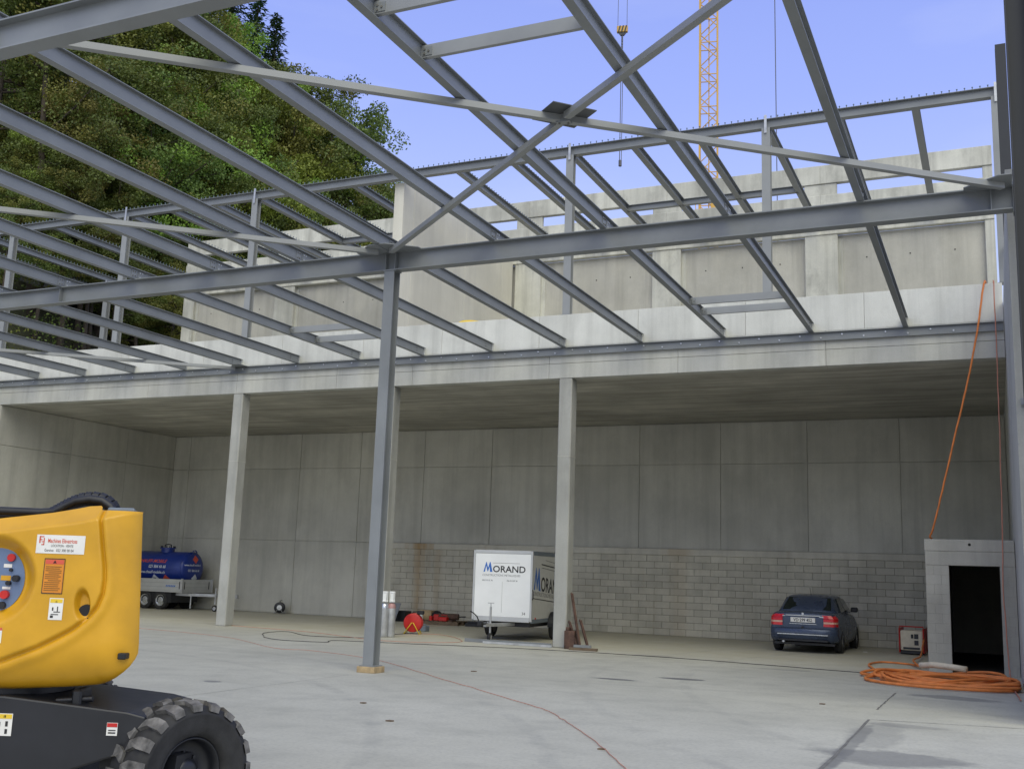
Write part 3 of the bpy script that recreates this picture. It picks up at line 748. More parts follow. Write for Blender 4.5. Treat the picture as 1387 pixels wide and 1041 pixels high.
def d2(q, fn):
    W_, H_ = .126, .212
    for (a, b_, c, d, mt_) in ((0,0,W_,.005,1),(0,H_-.005,W_,H_,1),(0,0,.004,H_,1),(W_-.004,0,W_,H_,1),(.008,H_-.034,W_-.008,H_-.008,2)):
        q.add([fn(a,b_), fn(c,b_), fn(c,d), fn(a,d)], [(0,1,2,3)], mt_)
    q.add([fn(.052,H_-.030), fn(.076,H_-.030), fn(.064,H_-.010)], [(0,1,2)], 1)
    for k in range(13):
        z = .018+k*.0118; a = .012+(.02 if k in (5, 9) else 0); b2 = W_-.012-rnd.random()*.02
        q.add([fn(a,z), fn(b2,z), fn(b2,z+.0045), fn(a,z+.0045)], [(0,1,2,3)], 3)
M['ink_brown'] = plain('brown_print', (.20, .09, .01), .5, 0, .0)
sticker('warning_label', ((-.606, 1.492), (-.480, 1.704)), ['orange_label', 'ink', 'ink_red', 'ink_brown'], d2)
M['lab_yel'] = plain('label_yellow', (.72, .50, .03), .5, 0, .03)
def d3(q, fn):
    W_, H_ = .084, .13
    q.add([fn(.005,H_-.028), fn(W_-.005,H_-.028), fn(W_-.005,H_-.005), fn(.005,H_-.005)], [(0,1,2,3)], 1)
    q.add([fn(.034,H_-.025), fn(.050,H_-.025), fn(.042,H_-.009)], [(0,1,2)], 2)
    for a, b_, c, d in ((.015,.03,.06,.035),(.03,.045,.07,.05),(.02,.055,.028,.075),(.05,.05,.056,.08),(.012,.012,.03,.026)):
        q.add([fn(a,b_), fn(c,b_), fn(c,d), fn(a,d)], [(0,1,2,3)], 2)
sticker('crush_label', ((-.550, 1.337), (-.466, 1.467)), ['offwhite', 'lab_yel', 'ink'], d3)
def d4(q, fn):
    q.add([fn(0,.075), fn(.07,.075), fn(.07,.09), fn(0,.09)], [(0,1,2,3)], 1)
sticker('edge_label', ((-.885, 1.19), (-.815, 1.28)), ['offwhite', 'ink_red'], d4)
# chassis
chs = MB(); chs.prism([(-3.2,.42),(-.42,.43),(-.16,.52),(.06,.58),(.06,.775),(-.05,.80),(-.80,.872),(-3.2,.90)], (0,.10,0), (1,0,0), (0,0,1), (0,1.0,0))
ch_o = chs.build('chassis', 'black', LIFT, bevel=.012)
def flat_lab(x0, z0, x1, z1, bands):
    q = MB(); q.box(x0, .0955, z0, x1, .0985, z1, 0)
    for (a, b_, c, d, mt_) in bands: q.box(x0+a, .0935, z0+b_, x0+c, .0953, z0+d, mt_)
    q.build('chassis_label', ['offwhite', 'lab_yel', 'ink', 'red'], ch_o)
flat_lab(-.83, .64, -.735, .77, [(.004,.10,.091,.126,1),(.04,.105,.055,.12,2),(.055,.055,.07,.085,2),(.055,.012,.07,.04,2),(.015,.055,.025,.08,2)])
flat_lab(-.165, .66, -.10, .735, [(.002,.05,.063,.073,3),(.01,.012,.055,.02,2),(.01,.028,.055,.034,2)])
MB().cbox(-.42, .16, .80, -.36, .35, .915, .012).cyl((-.52,.2,.84),(-.30,.2,.86),.02,n=10).build('valve_block', 'black', LIFT)
MB().cyl((-1.1, .62, .86), (-1.1, .62, .93), .5, n=32).build('slew_ring', 'black', LIFT)
# wheel: local axis +X is the outer side
def make_wheel(name, parent, loc, ang, R_=.45, Wd=.34):
    wh = bpy.data.objects.new(name, None); COL.objects.link(wh); wh.parent = parent; wh.location = loc; wh.rotation_euler = (0, 0, ang)
    h = Wd/2
    MB().lathe([(.235,-h*.8),(.30,-h),(.385,-h*1.02),(.425,-h*.86),(.432,0),(.425,h*.86),(.385,h*1.02),(.375,h*1.05),(.365,h*1.02),(.30,h*.99),(.262,h*.93),(.235,h*.80),(.225,h*.6)], (0,0,0), (1,0,0), 48).build('tyre', 'rubber', wh)
    MB().lathe([(.228,h*.62),(.222,h*.72),(.212,h*.70),(.205,h*.30),(.19,h*.10),(.13,h*.02),(.10,h*.10),(0.001,h*.10)], (0,0,0), (1,0,0), 32).build('rim', 'black', wh)
    hb = MB(); hb.lathe([(.085,h*.08),(.085,h*.42),(.06,h*.55),(0.001,h*.55)], (0,0,0), (1,0,0), 20)
    for k in range(8):
        t = 2*math.pi*k/8; hb.cyl((h*.02, .115*math.cos(t), .115*math.sin(t)), (h*.2, .115*math.cos(t), .115*math.sin(t)), .013, n=6, smooth=False)
    hb.build('hub', 'black', wh)
    nl = 19; first = {}
    for k in range(nl):
        for sd_ in (-1, 1):
            t = 2*math.pi*(k+(.5 if sd_ > 0 else 0))/nl
            if sd_ not in first:
                # bent lug drawn in (axial, arc) coordinates, then wrapped on the tread
                poly = [(0.010,-.016),(.075,.018),(.115,.010),(.180,.010),(.180,.088),(.120,.088),(.080,.086),(.008,.052)]
                q = MB(); vb = []; vt = []
                for (ax, ar) in poly:
                    ro = R_+.006 - (.020 if ax > .15 else 0); th = ar/R_
                    ri = .418 if ax < .15 else .395
                    vb.append((sd_*ax, ri*math.sin(th), ri*math.cos(th))); vt.append((sd_*(ax-.004), ro*math.sin(th), ro*math.cos(th)))
                n_ = len(poly); q.add(vb+vt, [(i, (i+1) % n_, n_+(i+1) % n_, n_+i) for i in range(n_)] + [tuple(range(n_, 2*n_))])
                o = q.build('tread_lug', 'lug', wh); first[sd_] = o
            else:
                o = first[sd_].copy(); COL.objects.link(o)
            o.rotation_euler = (t, 0, 0)
    return wh
wa = math.atan2(-.648, .764)
make_wheel('wheel', LIFT, (.235, .33, .4275), wa).scale = (.95, .95, .95)
fw = make_wheel('wheel', LIFT, (-.98, 1.62, .45), wa+math.pi)
make_wheel('wheel', LIFT, (-3.0, -.10, .45), -math.pi/2)
make_wheel('wheel', LIFT, (-3.0, 1.45, .45), math.pi/2)
MB().bar((-.25,.45,.50), (.27,.26,.46), .16, .16).build('axle', 'black', LIFT)
MB().cyl((-.06,.30,.60), (.17,.235,.60), .045, n=12).build('steering_cylinder', 'black', LIFT)

# ============================================================ TANK TRAILER + TANK
def small_wheel(parent, loc, r, wd, axis, rim='chrome', n=24):
    a = Vector(axis)
    wh = bpy.data.objects.new('wheel', None); COL.objects.link(wh); wh.parent = parent; wh.location = loc
    h = wd/2
    MB().lathe([(r*.62,-h),(r*.9,-h),(r,-h*.7),(r,h*.7),(r*.93,h),(r*.66,h),(r*.62,h*.8)], (0,0,0), a, n).build('tyre', 'rubber', wh)
    MB().lathe([(r*.63,h*.8),(r*.60,h*.86),(r*.52,h*.5),(r*.35,h*.62),(r*.18,h*.75),(0.001,h*.75)], (0,0,0), a, n).build('rim', rim, wh)
    MB().cyl(a*(-h), a*(h*.3), r*.6, n=n).build('hub', 'black', wh)
    return wh
TT = thing('flatbed_trailer', 'silver twin-axle flatbed trailer with aluminium side boards by the left wall', 'trailer', (-14.9, 6.2, 0))
TLn, TW = 3.9, 1.62
MB().box(-TLn, .03, .62, 0, TW-.03, .70).build('deck', 'alu', TT)
for nm, a in (('side_board', (-TLn, 0, .68, -.03, .025, 1.08)), ('side_board', (-TLn, TW-.025, .68, -.03, TW, 1.08)), ('end_board', (-.025, .03, .68, 0, TW-.03, 1.08)), ('end_board', (-TLn-.025, .03, .68, -TLn, TW-.03, 1.08))):
    o = MB().cbox(*a, .006).build(nm, 'alu', TT)
for y in (0, TW): MB().cbox(-.035, y-.03, .60, .03, y+.03, 1.11, .006).build('corner_post', 'galv', TT)
MB().box(-.12, -.012, .74, -.09, -.002, 1.0).build('latch', 'black', TT); MB().box(.002, TW-.2, .74, .012, TW-.17, 1.0).build('latch', 'black', TT); MB().box(.002, .12, .74, .012, .15, 1.0).build('latch', 'black', TT)
rl = MB()
for z in (.80, .94): rl.box(-TLn, -.004, z, -.14, -.0005, z+.006); rl.box(.0005, .16, z, .004, TW-.22, z+.006)
rl.build('board_groove', 'lid_grey', TT)
q = MB(); q.bar((-1.2, .25, .55), (1.35, TW/2-.05, .55), .08, .1); q.bar((-1.2, TW-.25, .55), (1.35, TW/2+.05, .55), .08, .1)
q.build('drawbar', 'galv', TT)
q = MB(); q.cyl((1.3, TW/2, .56), (1.75, TW/2, .56), .04, n=10); q.cbox(1.7, TW/2-.06, .48, 1.86, TW/2+.06, .62, .01); q.build('coupling', 'galv', TT)
q = MB(); q.cyl((1.05, TW/2-.22, .25), (1.05, TW/2-.22, .82), .028, n=10); q.cbox(1.0, TW/2-.27, .5, 1.1, TW/2-.12, .6, .008); q.build('jack_post', 'galv', TT)
small_wheel(TT, (1.05, TW/2-.22, .11), .11, .07, (0,-1,0), 'galv', 16)
MB().cyl((.35, .12, .08), (.35, .12, .6), .022, n=8).build('prop_stand', 'galv', TT)
for x in (-1.02, -1.74):
    small_wheel(TT, (x, .16, .32), .32, .2, (0,-1,0)); small_wheel(TT, (x, TW-.16, .32), .32, .2, (0,1,0))
MB().box(-2.2, .1, .25, -.55, TW-.1, .615).build('underframe', 'black', TT)
q = MB()
for k in range(6): q.add([(-.74+.075*k, -.0045, .815), (-.69+.075*k, -.0045, .815), (-.665+.075*k, -.0045, .87), (-.715+.075*k, -.0045, .87)], [(0,1,2,3)])
q.build('maker_mark', 'ink_blue', TT)
TK = thing('fuel_tank', 'round blue fuel tank with white lettering lying on the flatbed trailer', 'tank', (-15.05, 7.0, .70))
tr, tz, tl = .60, .76, 3.0
MB().lathe([(0.001,0),(.22,-.012),(.42,-.045),(.55,-.10),(tr,-.17),(tr,-tl+.17),(.5,-tl+.06),(0.001,-tl)], (0,0,tz), (1,0,0), 48).build('shell', 'tank_blue', TK)
q = MB(); q.lathe([(tr+.004,-.185),(tr+.012,-.18),(tr+.012,-.165),(tr+.004,-.16)], (0,0,tz), (1,0,0), 48); q.lathe([(tr+.003,-1.5),(tr+.008,-1.5),(tr+.008,-1.485),(tr+.003,-1.48)], (0,0,tz), (1,0,0), 48); q.build('weld_band', 'tank_blue', TK)
q = MB(); q.cyl((-1.35,0,tz+tr-.05), (-1.35,0,tz+tr+.10), .24, n=24); q.cyl((-1.35,0,tz+tr+.102), (-1.35,0,tz+tr+.14), .29, n=24)
mh = q.build('manhole', 'tank_blue', TK)
q = MB()
for k in range(10):
    t = 2*math.pi*k/10; q.cyl((-1.35+.25*math.cos(t), .25*math.sin(t), tz+tr+.14), (-1.35+.25*math.cos(t), .25*math.sin(t), tz+tr+.20), .018, n=6)
q.tube([(-1.5,0,tz+tr+.14),(-1.5,0,tz+tr+.24),(-1.35,.0,tz+tr+.27),(-1.2,0,tz+tr+.24),(-1.2,0,tz+tr+.14)], .02, 6); q.build('fitting', 'black', mh)
MB().tube([(-.12,-.05,tz+tr-.06),(-.12,-.05,tz+tr+.05),(-.05,0,tz+tr+.06),(-.02,.06,tz+tr-.02)], .02, 6).build('lifting_eye', 'tank_blue', TK)
for x in (-.5, -2.4): MB().box(x-.06, -.5, 0.002, x+.06, .5, .22).build('saddle', 'tank_blue', TK)
def on_side(x0, z0):      # wrap a flat layout on the near side of the tank; y measured along the arc
    def fn(x, y):
        ang = (z0+y)/tr; rr = tr+.004
        return (x0+x, -rr*math.cos(ang), tz+rr*math.sin(ang))
    return fn
q = MB()
put_text(q, 'CHAUFF-MOBILE', .18, on_side(-2.20, .19), 0, sx=.98, shear=.2, bold=.003)
put_text(q, '021 866 66 66', .155, on_side(-1.65, .00), 1, sx=.88, shear=.2, bold=.002)
put_text(q, 'www.chauff-mobile.ch', .150, on_side(-2.12, -.20), 1, sx=.92, shear=.2, bold=.002)
def diamond(fn, cx, cz, s, mt_):
    n_ = 4; vv = []; 
    for i in range(n_+1):
        for j in range(n_+1):
            a = -s+2*s*i/n_; b_ = -s+2*s*j/n_; vv.append(fn(cx+(a-b_)*.707, cz+(a+b_)*.707))
    q.add(vv, [(i*5+j, (i+1)*5+j, (i+1)*5+j+1, i*5+j+1) for i in range(n_) for j in range(n_)], mt_)
def side2(x, y): p = on_side(0, 0)(x, y); return p
diamond(side2, -1.40, -.40, .12, 1); diamond(side2, -.88, -.40, .115, 0)
def over(x, y): p = Vector(on_side(0, 0)(x, y)); c = Vector((p.x, 0, tz)); return c+(p-c)*1.006
q.add([over(-1.45,-.42), over(-1.38,-.46), over(-1.34,-.42), over(-1.42,-.36)], [(0,1,2,3)], 2)
q.build('side_lettering', ['ink_red', 'ink_white', 'ink'], TK)
def on_end(x, y):         # domed end: follow the dish
    r_ = math.hypot(x, y); d = interp([(0,0),(.22,-.012),(.42,-.045),(.55,-.10),(tr,-.17)], r_)
    return (d+.005, x, tz+y)
q = MB()
put_text(q, 'www.chauff-mobile.ch', .105, lambda x, y: on_end(x-.50, y+.10), 1, sx=.86, bold=.002)
put_text(q, '021 866 66 66', .115, lambda x, y: on_end(x-.34, y-.10), 1, sx=.86, bold=.002)
diamond(on_end, .02, .34, .11, 0); diamond(on_end, .02, -.34, .11, 1)
q.build('end_lettering', ['ink_red', 'ink_white', 'ink'], TK)

# ============================================================ WHITE BOX TRAILER
BT_ = thing('box_trailer', 'white box trailer with blue and black company lettering parked under the slab', 'trailer', (-.01, 1.14, 0), .09)
bw_, bl_, z0_, z1_ = 1.61, 3.64, .50, 2.27
MB().box(-bw_/2+.02, .02, z0_+.02, bw_/2-.02, bl_-.02, z1_-.02).build('body', ['white_shaded'], BT_)
MB().cbox(-bw_/2+.05, .0, z0_+.10, bw_/2-.05, .018, z1_-.08, .004).build('front_panel', 'white', BT_)
MB().cbox(bw_/2-.018, .06, z0_+.06, bw_/2, bl_-.06, z1_-.10, .004).build('side_panel', 'white_shaded', BT_)
MB().cbox(-bw_/2, .06, z0_+.06, -bw_/2+.018, bl_-.06, z1_-.10, .004).build('side_panel', 'white_shaded', BT_)
for sx in (-1, 1):
    for y in (0, bl_-.05): MB().cbox(min(sx*(bw_/2-.05), sx*(bw_/2+.008)), y-.008, z0_, max(sx*(bw_/2-.05), sx*(bw_/2+.008)), y+.055, z1_, .01).build('corner_trim', 'alu', BT_)
MB().cbox(-bw_/2+.05, -.010, z1_-.078, bw_/2-.05, .05, z1_+.01, .008).build('top_trim', 'alu', BT_)
for sx in (-1, 1): MB().cbox(min(sx*(bw_/2-.05), sx*(bw_/2+.006)), .056, z1_-.10, max(sx*(bw_/2-.05), sx*(bw_/2+.006)), bl_-.056, z1_+.01, .008).build('top_trim', 'lid_grey', BT_)
MB().cbox(-bw_/2+.05, -.012, z0_-.02, bw_/2-.05, .05, z0_+.098, .008).build('bottom_trim', 'alu', BT_)
for sx in (-1, 1): MB().cbox(min(sx*(bw_/2-.05), sx*(bw_/2+.006)), .056, z0_-.04, max(sx*(bw_/2-.05), sx*(bw_/2+.006)), bl_-.056, z0_+.058, .008).build('bottom_trim', 'lid_grey', BT_)
MB().box(-bw_/2+.1, .2, .36, bw_/2-.1, bl_-.2, .455).build('underframe', 'black', BT_)
def front(x0, z0): return lambda x, y: (x0+x, -.0025, z0+y)
def side(y0, z0, sl=0.): return lambda x, y: (bw_/2+.0025, y0+x, z0+y+sl*x)
def M_pts(fn, s): return MB().add([fn(x*s, y*s) for x, y in ((0,0),(.28,1.0),(.33,1.0),(.50,.42),(.68,1.0),(.76,1.0),(1.0,0),(.72,0),(.66,.52),(.52,.05),(.44,.05),(.29,.62),(.17,0))], [(0,1,11,12),(1,2,11),(2,3,10,11),(3,9,10),(3,8,9),(3,4,8),(4,5,8),(5,6,7,8)], 0)
M_pts(front(-.53, 1.72), .25).build('big_initial', 'ink_blue', BT_)
put_text(MB(), 'ORAND', .23, front(-.275, 1.72), 0, sx=1.08, bold=.004).build('company_name', 'ink', BT_)
F0 = front(0, 0); MB().add([F0(-.28,1.945), F0(.46,1.945), F0(.46,1.953), F0(-.28,1.953)], [(0,1,2,3)]).build('rule_line', 'ink_grey', BT_)
put_text(MB(), 'CONSTRUCTIONS METALLIQUES', .072, front(-.555, 1.615), 0, sx=.97).build('subtitle', 'ink_grey', BT_)
put_text(MB(), '026 913 81 36', .052, front(-.555, 1.49), 0, sx=.95, bold=.001).build('phone_number', 'ink_grey', BT_); put_text(MB(), '026 913 87 38', .052, front(.12, 1.49), 0, sx=.95, bold=.001).build('phone_number', 'ink_grey', BT_)
put_text(MB(), '34', .10, front(.545, .665), 0).build('fleet_number', 'ink', BT_)
M_pts(side(.14, 1.30, -.06), .58).build('big_initial', 'ink_blue', BT_); put_text(MB(), 'ORAND', .52, side(.74, 1.27, -.06), 0, sx=.95, bold=.01).build('company_name', 'ink', BT_)
put_text(MB(), 'CONSTRUCTIONS METALLIQUES', .15, side(.06, 1.17, -.06), 0, sx=1.05).build('subtitle', 'ink_grey', BT_)
def line(y0, zz0, y1, zz1, t): MB().add([(bw_/2+.0025, y0, zz0), (bw_/2+.0025, y1, zz1), (bw_/2+.0025, y1, zz1+t), (bw_/2+.0025, y0, zz0+t)], [(0,1,2,3)]).build('rule_line', 'ink', BT_)
line(.06, 1.08, 3.3, .88, .022); line(.80, 1.86, 3.4, 1.70, .012); line(.75, 1.94, 3.4, 1.78, .03); line(1.1, 2.06, 3.4, 1.90, .01)
MB().cyl((0, -.004, .7), (0, -.004, 1.48), .004, n=5).build('panel_seam', 'alu', BT_)
q = MB(); q.bar((-.45, .4, .42), (-.09, -.95, .42), .06, .08); q.bar((.33, .4, .42), (-.07, -.95, .42), .06, .08); q.build('drawbar', 'galv', BT_)
q = MB(); q.cyl((-.08, -.85, .46), (-.08, -1.25, .46), .035, n=10); q.cbox(-.14, -1.35, .42, -.02, -1.2, .53, .01); q.tube([(-.28,-.8,.45),(-.34,-.85,.62),(-.42,-.9,.70),(-.50,-.9,.74)], .016, 6); q.build('coupling', 'black', BT_)
q = MB(); q.cyl((-.05, -.65, .22), (-.05, -.65, .86), .027, n=10); q.cyl((-.05,-.65,.86), (-.05,-.65,.94), .012, n=8); q.bar((-.13,-.65,.95), (.03,-.65,.95), .02, .02); q.build('jack_post', 'galv', BT_)
small_wheel(BT_, (-.05, -.65, .11), .11, .08, (1,0,0), 'galv', 16)
for sx in (-1, 1):
    small_wheel(BT_, (sx*(bw_/2+.10), 1.75, .30), .30, .19, (sx,0,0), 'galv')
    q = MB(); pr = []
    for k in range(13):
        t = math.pi*k/12; pr.append((1.75+.39*math.cos(t), .33+.39*math.sin(t)))
    for k in range(13):
        t = math.pi*(12-k)/12; pr.append((1.75+.36*math.cos(t), .33+.36*math.sin(t)))
    for k in range(12):
        a, b_, c, d = pr[k], pr[k+1], pr[24-k], pr[25-k]
        x0, x1 = sx*(bw_/2+.012), sx*(bw_/2+.22)
        q.add([(x, *p) for x in (x0, x1) for p in (a, b_, c, d)], [(0,1,5,4),(2,3,7,6),(4,5,6,7),(0,3,2,1)])
    q.build('mudguard', 'black', BT_)
MB().box(bw_/2+.002, .30, .56, bw_/2+.014, .36, .60).build('reflector', 'red', BT_)
MB().tube([(bw_/2+.008,.02,1.05),(bw_/2+.04,-.01,1.1),(bw_/2+.04,-.01,1.25),(bw_/2+.008,.02,1.3)], .012, 6).build('grab_handle', 'black', BT_)

# ============================================================ CAR
CAR = thing('car', 'dark blue saloon car parked facing the block wall', 'car', (7.13, 3.62, 0), -.015)
def loft(sections, n_sub=1, closed_ends=True):
    v = []; f = []; k = len(sections[0][1])
    for y, pts in sections: v += [(p[0], y, p[1]) for p in pts]
    for i in range(len(sections)-1):
        for j in range(k-1): f.append((i*k+j, i*k+j+1, (i+1)*k+j+1, (i+1)*k+j))
    if closed_ends: f += [tuple(range(k-1, -1, -1)), tuple(range((len(sections)-1)*k, len(sections)*k))]
    return v, f
def sec(y, w_, zb, zt, zw=.62, tumble=.93):
    half = [(w_*.80, zb), (w_*.94, zb+.03), (w_*.985, zb+.14), (w_, zw-.12), (w_, zw), (w_*.985, zw+.08), (w_*tumble, zt-.06), (w_*tumble*.95, zt-.015), (w_*.70, zt), (w_*.35, zt+.012), (0, zt+.016)]
    return (y, [(-x, z) for x, z in half] + [(x, z) for x, z in reversed(half[:-1])])
secs = [sec(-.005,.74,.40,.93,.60), sec(.03,.79,.30,.965,.60), sec(.12,.825,.25,.985,.61), sec(.35,.845,.22,1.0,.62), sec(.9,.855,.20,.99,.63), sec(1.8,.86,.18,.97,.63), sec(2.8,.86,.18,.95,.62), sec(3.2,.855,.2,.93,.6), sec(3.7,.83,.22,.84,.57), sec(4.05,.77,.25,.74,.52), sec(4.2,.66,.30,.66,.48)]
v_, f_ = loft(secs); bdy = MB().add(v_, f_, 0, True).build('body', 'car_blue', CAR)
ms_ = bdy.modifiers.new('sub', 'SUBSURF'); ms_.levels = 1; ms_.render_levels = 1
def gsec(y, wb, wt, zt):
    half = [(wb, .95), (wb*.99+.0, .99), (wb+(wt-wb)*.5, .97+(zt-.97)*.5), (wt+.01, zt-.05), (wt*.93, zt-.012), (wt*.6, zt+.005), (0, zt+.012)]
    return (y, [(-x, z) for x, z in half] + [(x, z) for x, z in reversed(half[:-1])])
gs = [gsec(.50,.70,.66,1.01), gsec(.72,.735,.63,1.15), gsec(1.02,.755,.60,1.33), gsec(1.22,.76,.585,1.385), gsec(1.6,.765,.585,1.412), gsec(2.2,.765,.58,1.405), gsec(2.55,.755,.575,1.35), gsec(3.0,.73,.60,1.12), gsec(3.25,.70,.64,.98)]
v_, f_ = loft(gs); g_ = MB().add(v_, f_, 0, True).build('roof', 'car_blue', CAR)
# glass sits a few mm proud of the cabin shell
def gl(pts, nm='window'):
    q_ = MB(); c = Vector((0, 1.9, 1.0)); out_ = [Vector(p) for p in pts]; k = len(out_)
    nrm = (out_[1]-out_[0]).cross(out_[2]-out_[0]).normalized()
    if nrm.dot(out_[0]-c) < 0: nrm = -nrm
    a = [p+nrm*.014 for p in out_]; b_ = [p-nrm*.03 for p in out_]
    q_.add(a+b_, [tuple(range(k))] + [(i, (i+1) % k, k+(i+1) % k, k+i) for i in range(k)]); return q_.build(nm, 'glass', CAR)
gl([(-.60,.56,1.035),(.60,.56,1.035),(.575,.74,1.155),(.52,1.06,1.335),(-.52,1.06,1.335),(-.575,.74,1.155)], 'rear_window')
for sx in (-1, 1):
    gl([(sx*.757,1.0,1.0),(sx*.765,1.72,1.0),(sx*.612,1.70,1.345),(sx*.615,1.22,1.33)], 'side_window')
    gl([(sx*.765,1.80,1.0),(sx*.745,2.82,1.0),(sx*.605,2.52,1.315),(sx*.605,1.78,1.345)], 'side_window')
    q = MB(); q.cbox(sx*.80-.005, 2.55, .98, sx*.80+.015, 2.62, 1.02, .003); q.cbox(min(sx*.80, sx*.98), 2.52, .985, max(sx*.80, sx*.98), 2.64, 1.11, .025); mi = q.build('mirror', 'black', CAR)
    # tail lamps wrap the rear corner
    q = MB(); T = []
    for x, y in ((.50,-.024),(.64,-.016),(.735,.008),(.795,.07),(.826,.19)):
        T.append((x, y))
    lay = [(.66,.725,0),(.727,.775,1),(.777,.85,0),(.852,.93,0)]
    for z0, z1, mt_ in lay:
        def xs(z): return 1.0 - .10*max(0, (z-.85)/.1)
        vv = []
        for (x, y) in T: vv += [(sx*(x if x > .6 else x+(z0-.66)*.0)*1.0, y-.006, z0), (sx*x*xs(z1), y-.004+(z1-.66)*.06, z1)]
        q.add(vv, [(2*i, 2*i+2, 2*i+3, 2*i+1) if sx > 0 else (2*i, 2*i+1, 2*i+3, 2*i+2) for i in range(4)], mt_, False)
    q.build('tail_lamp', ['tail_red', 'tail_clear'], CAR)
q = MB(); q.add(*[[(x, y, z) for z, dy in ((.30,.02),(.36,-.05),(.46,-.075),(.575,-.075),(.60,-.05),(.615,.01)) for x, y in [(-.835,.30),(-.80,.10+dy),(-.66,.01+dy),(-.3,-.035+dy),(0,-.045+dy),(.3,-.035+dy),(.66,.01+dy),(.80,.10+dy),(.835,.30)]], [(r_*9+c, r_*9+c+1, r_*9+c+10, r_*9+c+9) for r_ in range(5) for c in range(8)]], 0, True)
bump_o = q.build('bumper', 'car_blue', CAR)
MB().box(-.60, -.075, .290, .60, .05, .335).build('bumper_skirt', 'black', CAR)
MB().cbox(-.62, -.126, .440, .62, -.10, .468, .004).build('bumper_strip', 'chrome', CAR)
MB().cbox(-.42, -.03, .895, .42, .02, .925, .006).build('boot_strip', 'chrome', CAR)
pl = MB().cbox(-.30, -.035, .745, .30, -.008, .862, .004).build('number_plate', 'offwhite', CAR)
put_text(MB(), 'VD·299 452', .105, lambda x, y: (x, -.0365, .768+y), 0, align='CENTER', sx=.88, bold=.002).build('plate_text', 'ink', pl)
MB().box(-.33, -.022, .70, .33, -.006, .715).build('plate_lip', 'chrome', CAR)
MB().cyl((0, -.03, .955), (0, .0, .955), .03, n=14).build('badge', 'chrome', CAR)
MB().cyl((0,-.06,.62),(0,-.08,.62),.035, n=12).build('boot_lock', 'black', CAR)
MB().box(-.50, -.026, .885, -.43, -.018, .905).box(.40, -.026, .875, .50, -.018, .905).build('boot_badge', 'chrome', CAR)
MB().cyl((0, 1.25, 1.40), (0, 1.05, 1.60), .006, .003, 6).build('aerial', 'black', CAR)
MB().cyl((-.48,-.05,.27), (-.48,.2,.27), .03, n=10).build('exhaust', 'chrome', CAR)
for y in (.78, 3.38):
    for sx in (-1, 1):
        wh = bpy.data.objects.new('wheel', None); COL.objects.link(wh); wh.parent = CAR; wh.location = (sx*.755, y, .30)
        small = MB().lathe([(.19,-.09),(.27,-.095),(.30,-.07),(.30,.07),(.275,.095),(.20,.095),(.19,.07)], (0,0,0), (sx,0,0), 28).build('tyre', 'rubber', wh)
        MB().lathe([(.195,.07),(.18,.06),(.10,.075),(.001,.08)], (0,0,0), (sx,0,0), 24).build('rim', 'chrome', wh)
        MB().cyl((sx*-.08,0,0), (sx*.03,0,0), .185, n=20).build('hub', 'black', wh)
MB().box(-.74, .15, .19, .74, 4.0, .25).build('underbody', 'black', CAR)
# ============================================================ SMALL THINGS ON THE FLOOR
def wander(pts, n=6, amp=.03, seed=1, z=.012):
    r_ = random.Random(seed); out = []
    P = [Vector((p[0], p[1], p[2] if len(p) > 2 else z)) for p in pts]
    for i in range(len(P)-1):
        p0, p1, p2, p3 = P[max(i-1,0)], P[i], P[i+1], P[min(i+2, len(P)-1)]
        for k in range(n):
            t = k/n
            q = .5*((2*p1)+(p2-p0)*t+(2*p0-5*p1+4*p2-p3)*t*t+(3*p1-p0-3*p2+p3)*t**3)
            out.append(q+Vector((r_.uniform(-amp, amp), r_.uniform(-amp, amp), 0)))
    out.append(P[-1]); return out
def cord(name, pts, r, mat, label, cat, n=6, amp=.02, seed=1, sides=6):
    o = MB().tube(wander(pts, n, amp, seed), r, sides).build(name, mat); return tag(o, label, cat)
cord('extension_cord', [(-8.6,-2.7),(-5.1,-3.5),(-2.1,-5.45),(-1.28,-5.38),(.88,-6.32),(3.5,-8.6),(4.6,-9.55),(5.45,-10.33),(6.31,-11.1),(6.75,-11.7),(7.6,-12.97),(8.46,-14.45),(8.8,-15.3),(9.0,-17)], .0045, 'orange_thin', 'thin red extension cord winding over the open floor past the steel post', 'cord', 7, .015, 3)
cord('power_cable', [(-2.9,1.55),(-3.0,.5),(-2.7,-.9),(-4.0,-1.5),(-5.3,-.6),(-5.3,-1.6),(-3.9,-3.2),(-2.5,-3.1),(-2.6,-2.4),(-.85,-1.9),(1.46,-1.15),(4.9,-.9),(9.2,-1.55),(9.7,-1.7)], .007, 'hose_black', 'black power cable looped on the floor and running along the hall front', 'cable', 7, .02, 4)
cord('extension_cord', [(-8.5,.4),(-6.8,.13),(-4.85,-.26),(-1.85,-1.5),(-.45,-.6),(-.9,.6),(-2.0,1.8),(-2.75,1.75)], .006, 'orange_thin', 'thin orange cord from the red cable reel across the hall front', 'cord', 8, .015, 5)
o = MB(); o.prism([(0,0),(.08,0),(.08,.008),(.008,.008),(.008,.08),(0,.08)], (0,0,.004), (0,1,0), (0,0,1), (2.35,-.06,0)); tag(o.build('steel_angle', 'steel', None, (-.52,.12,0)), 'length of steel angle lying before the white box trailer', 'steel angle')
o = MB(); o.prism([(0,0),(.07,0),(.07,.008),(.008,.008),(.008,.05),(0,.05)], (0,0,.004), (0,1,0), (0,0,1), (1.8,.03,0)); tag(o.build('steel_angle', 'galv', None, (.1,-.12,0)), 'second thinner steel length on the floor ending at the concrete column', 'steel angle')
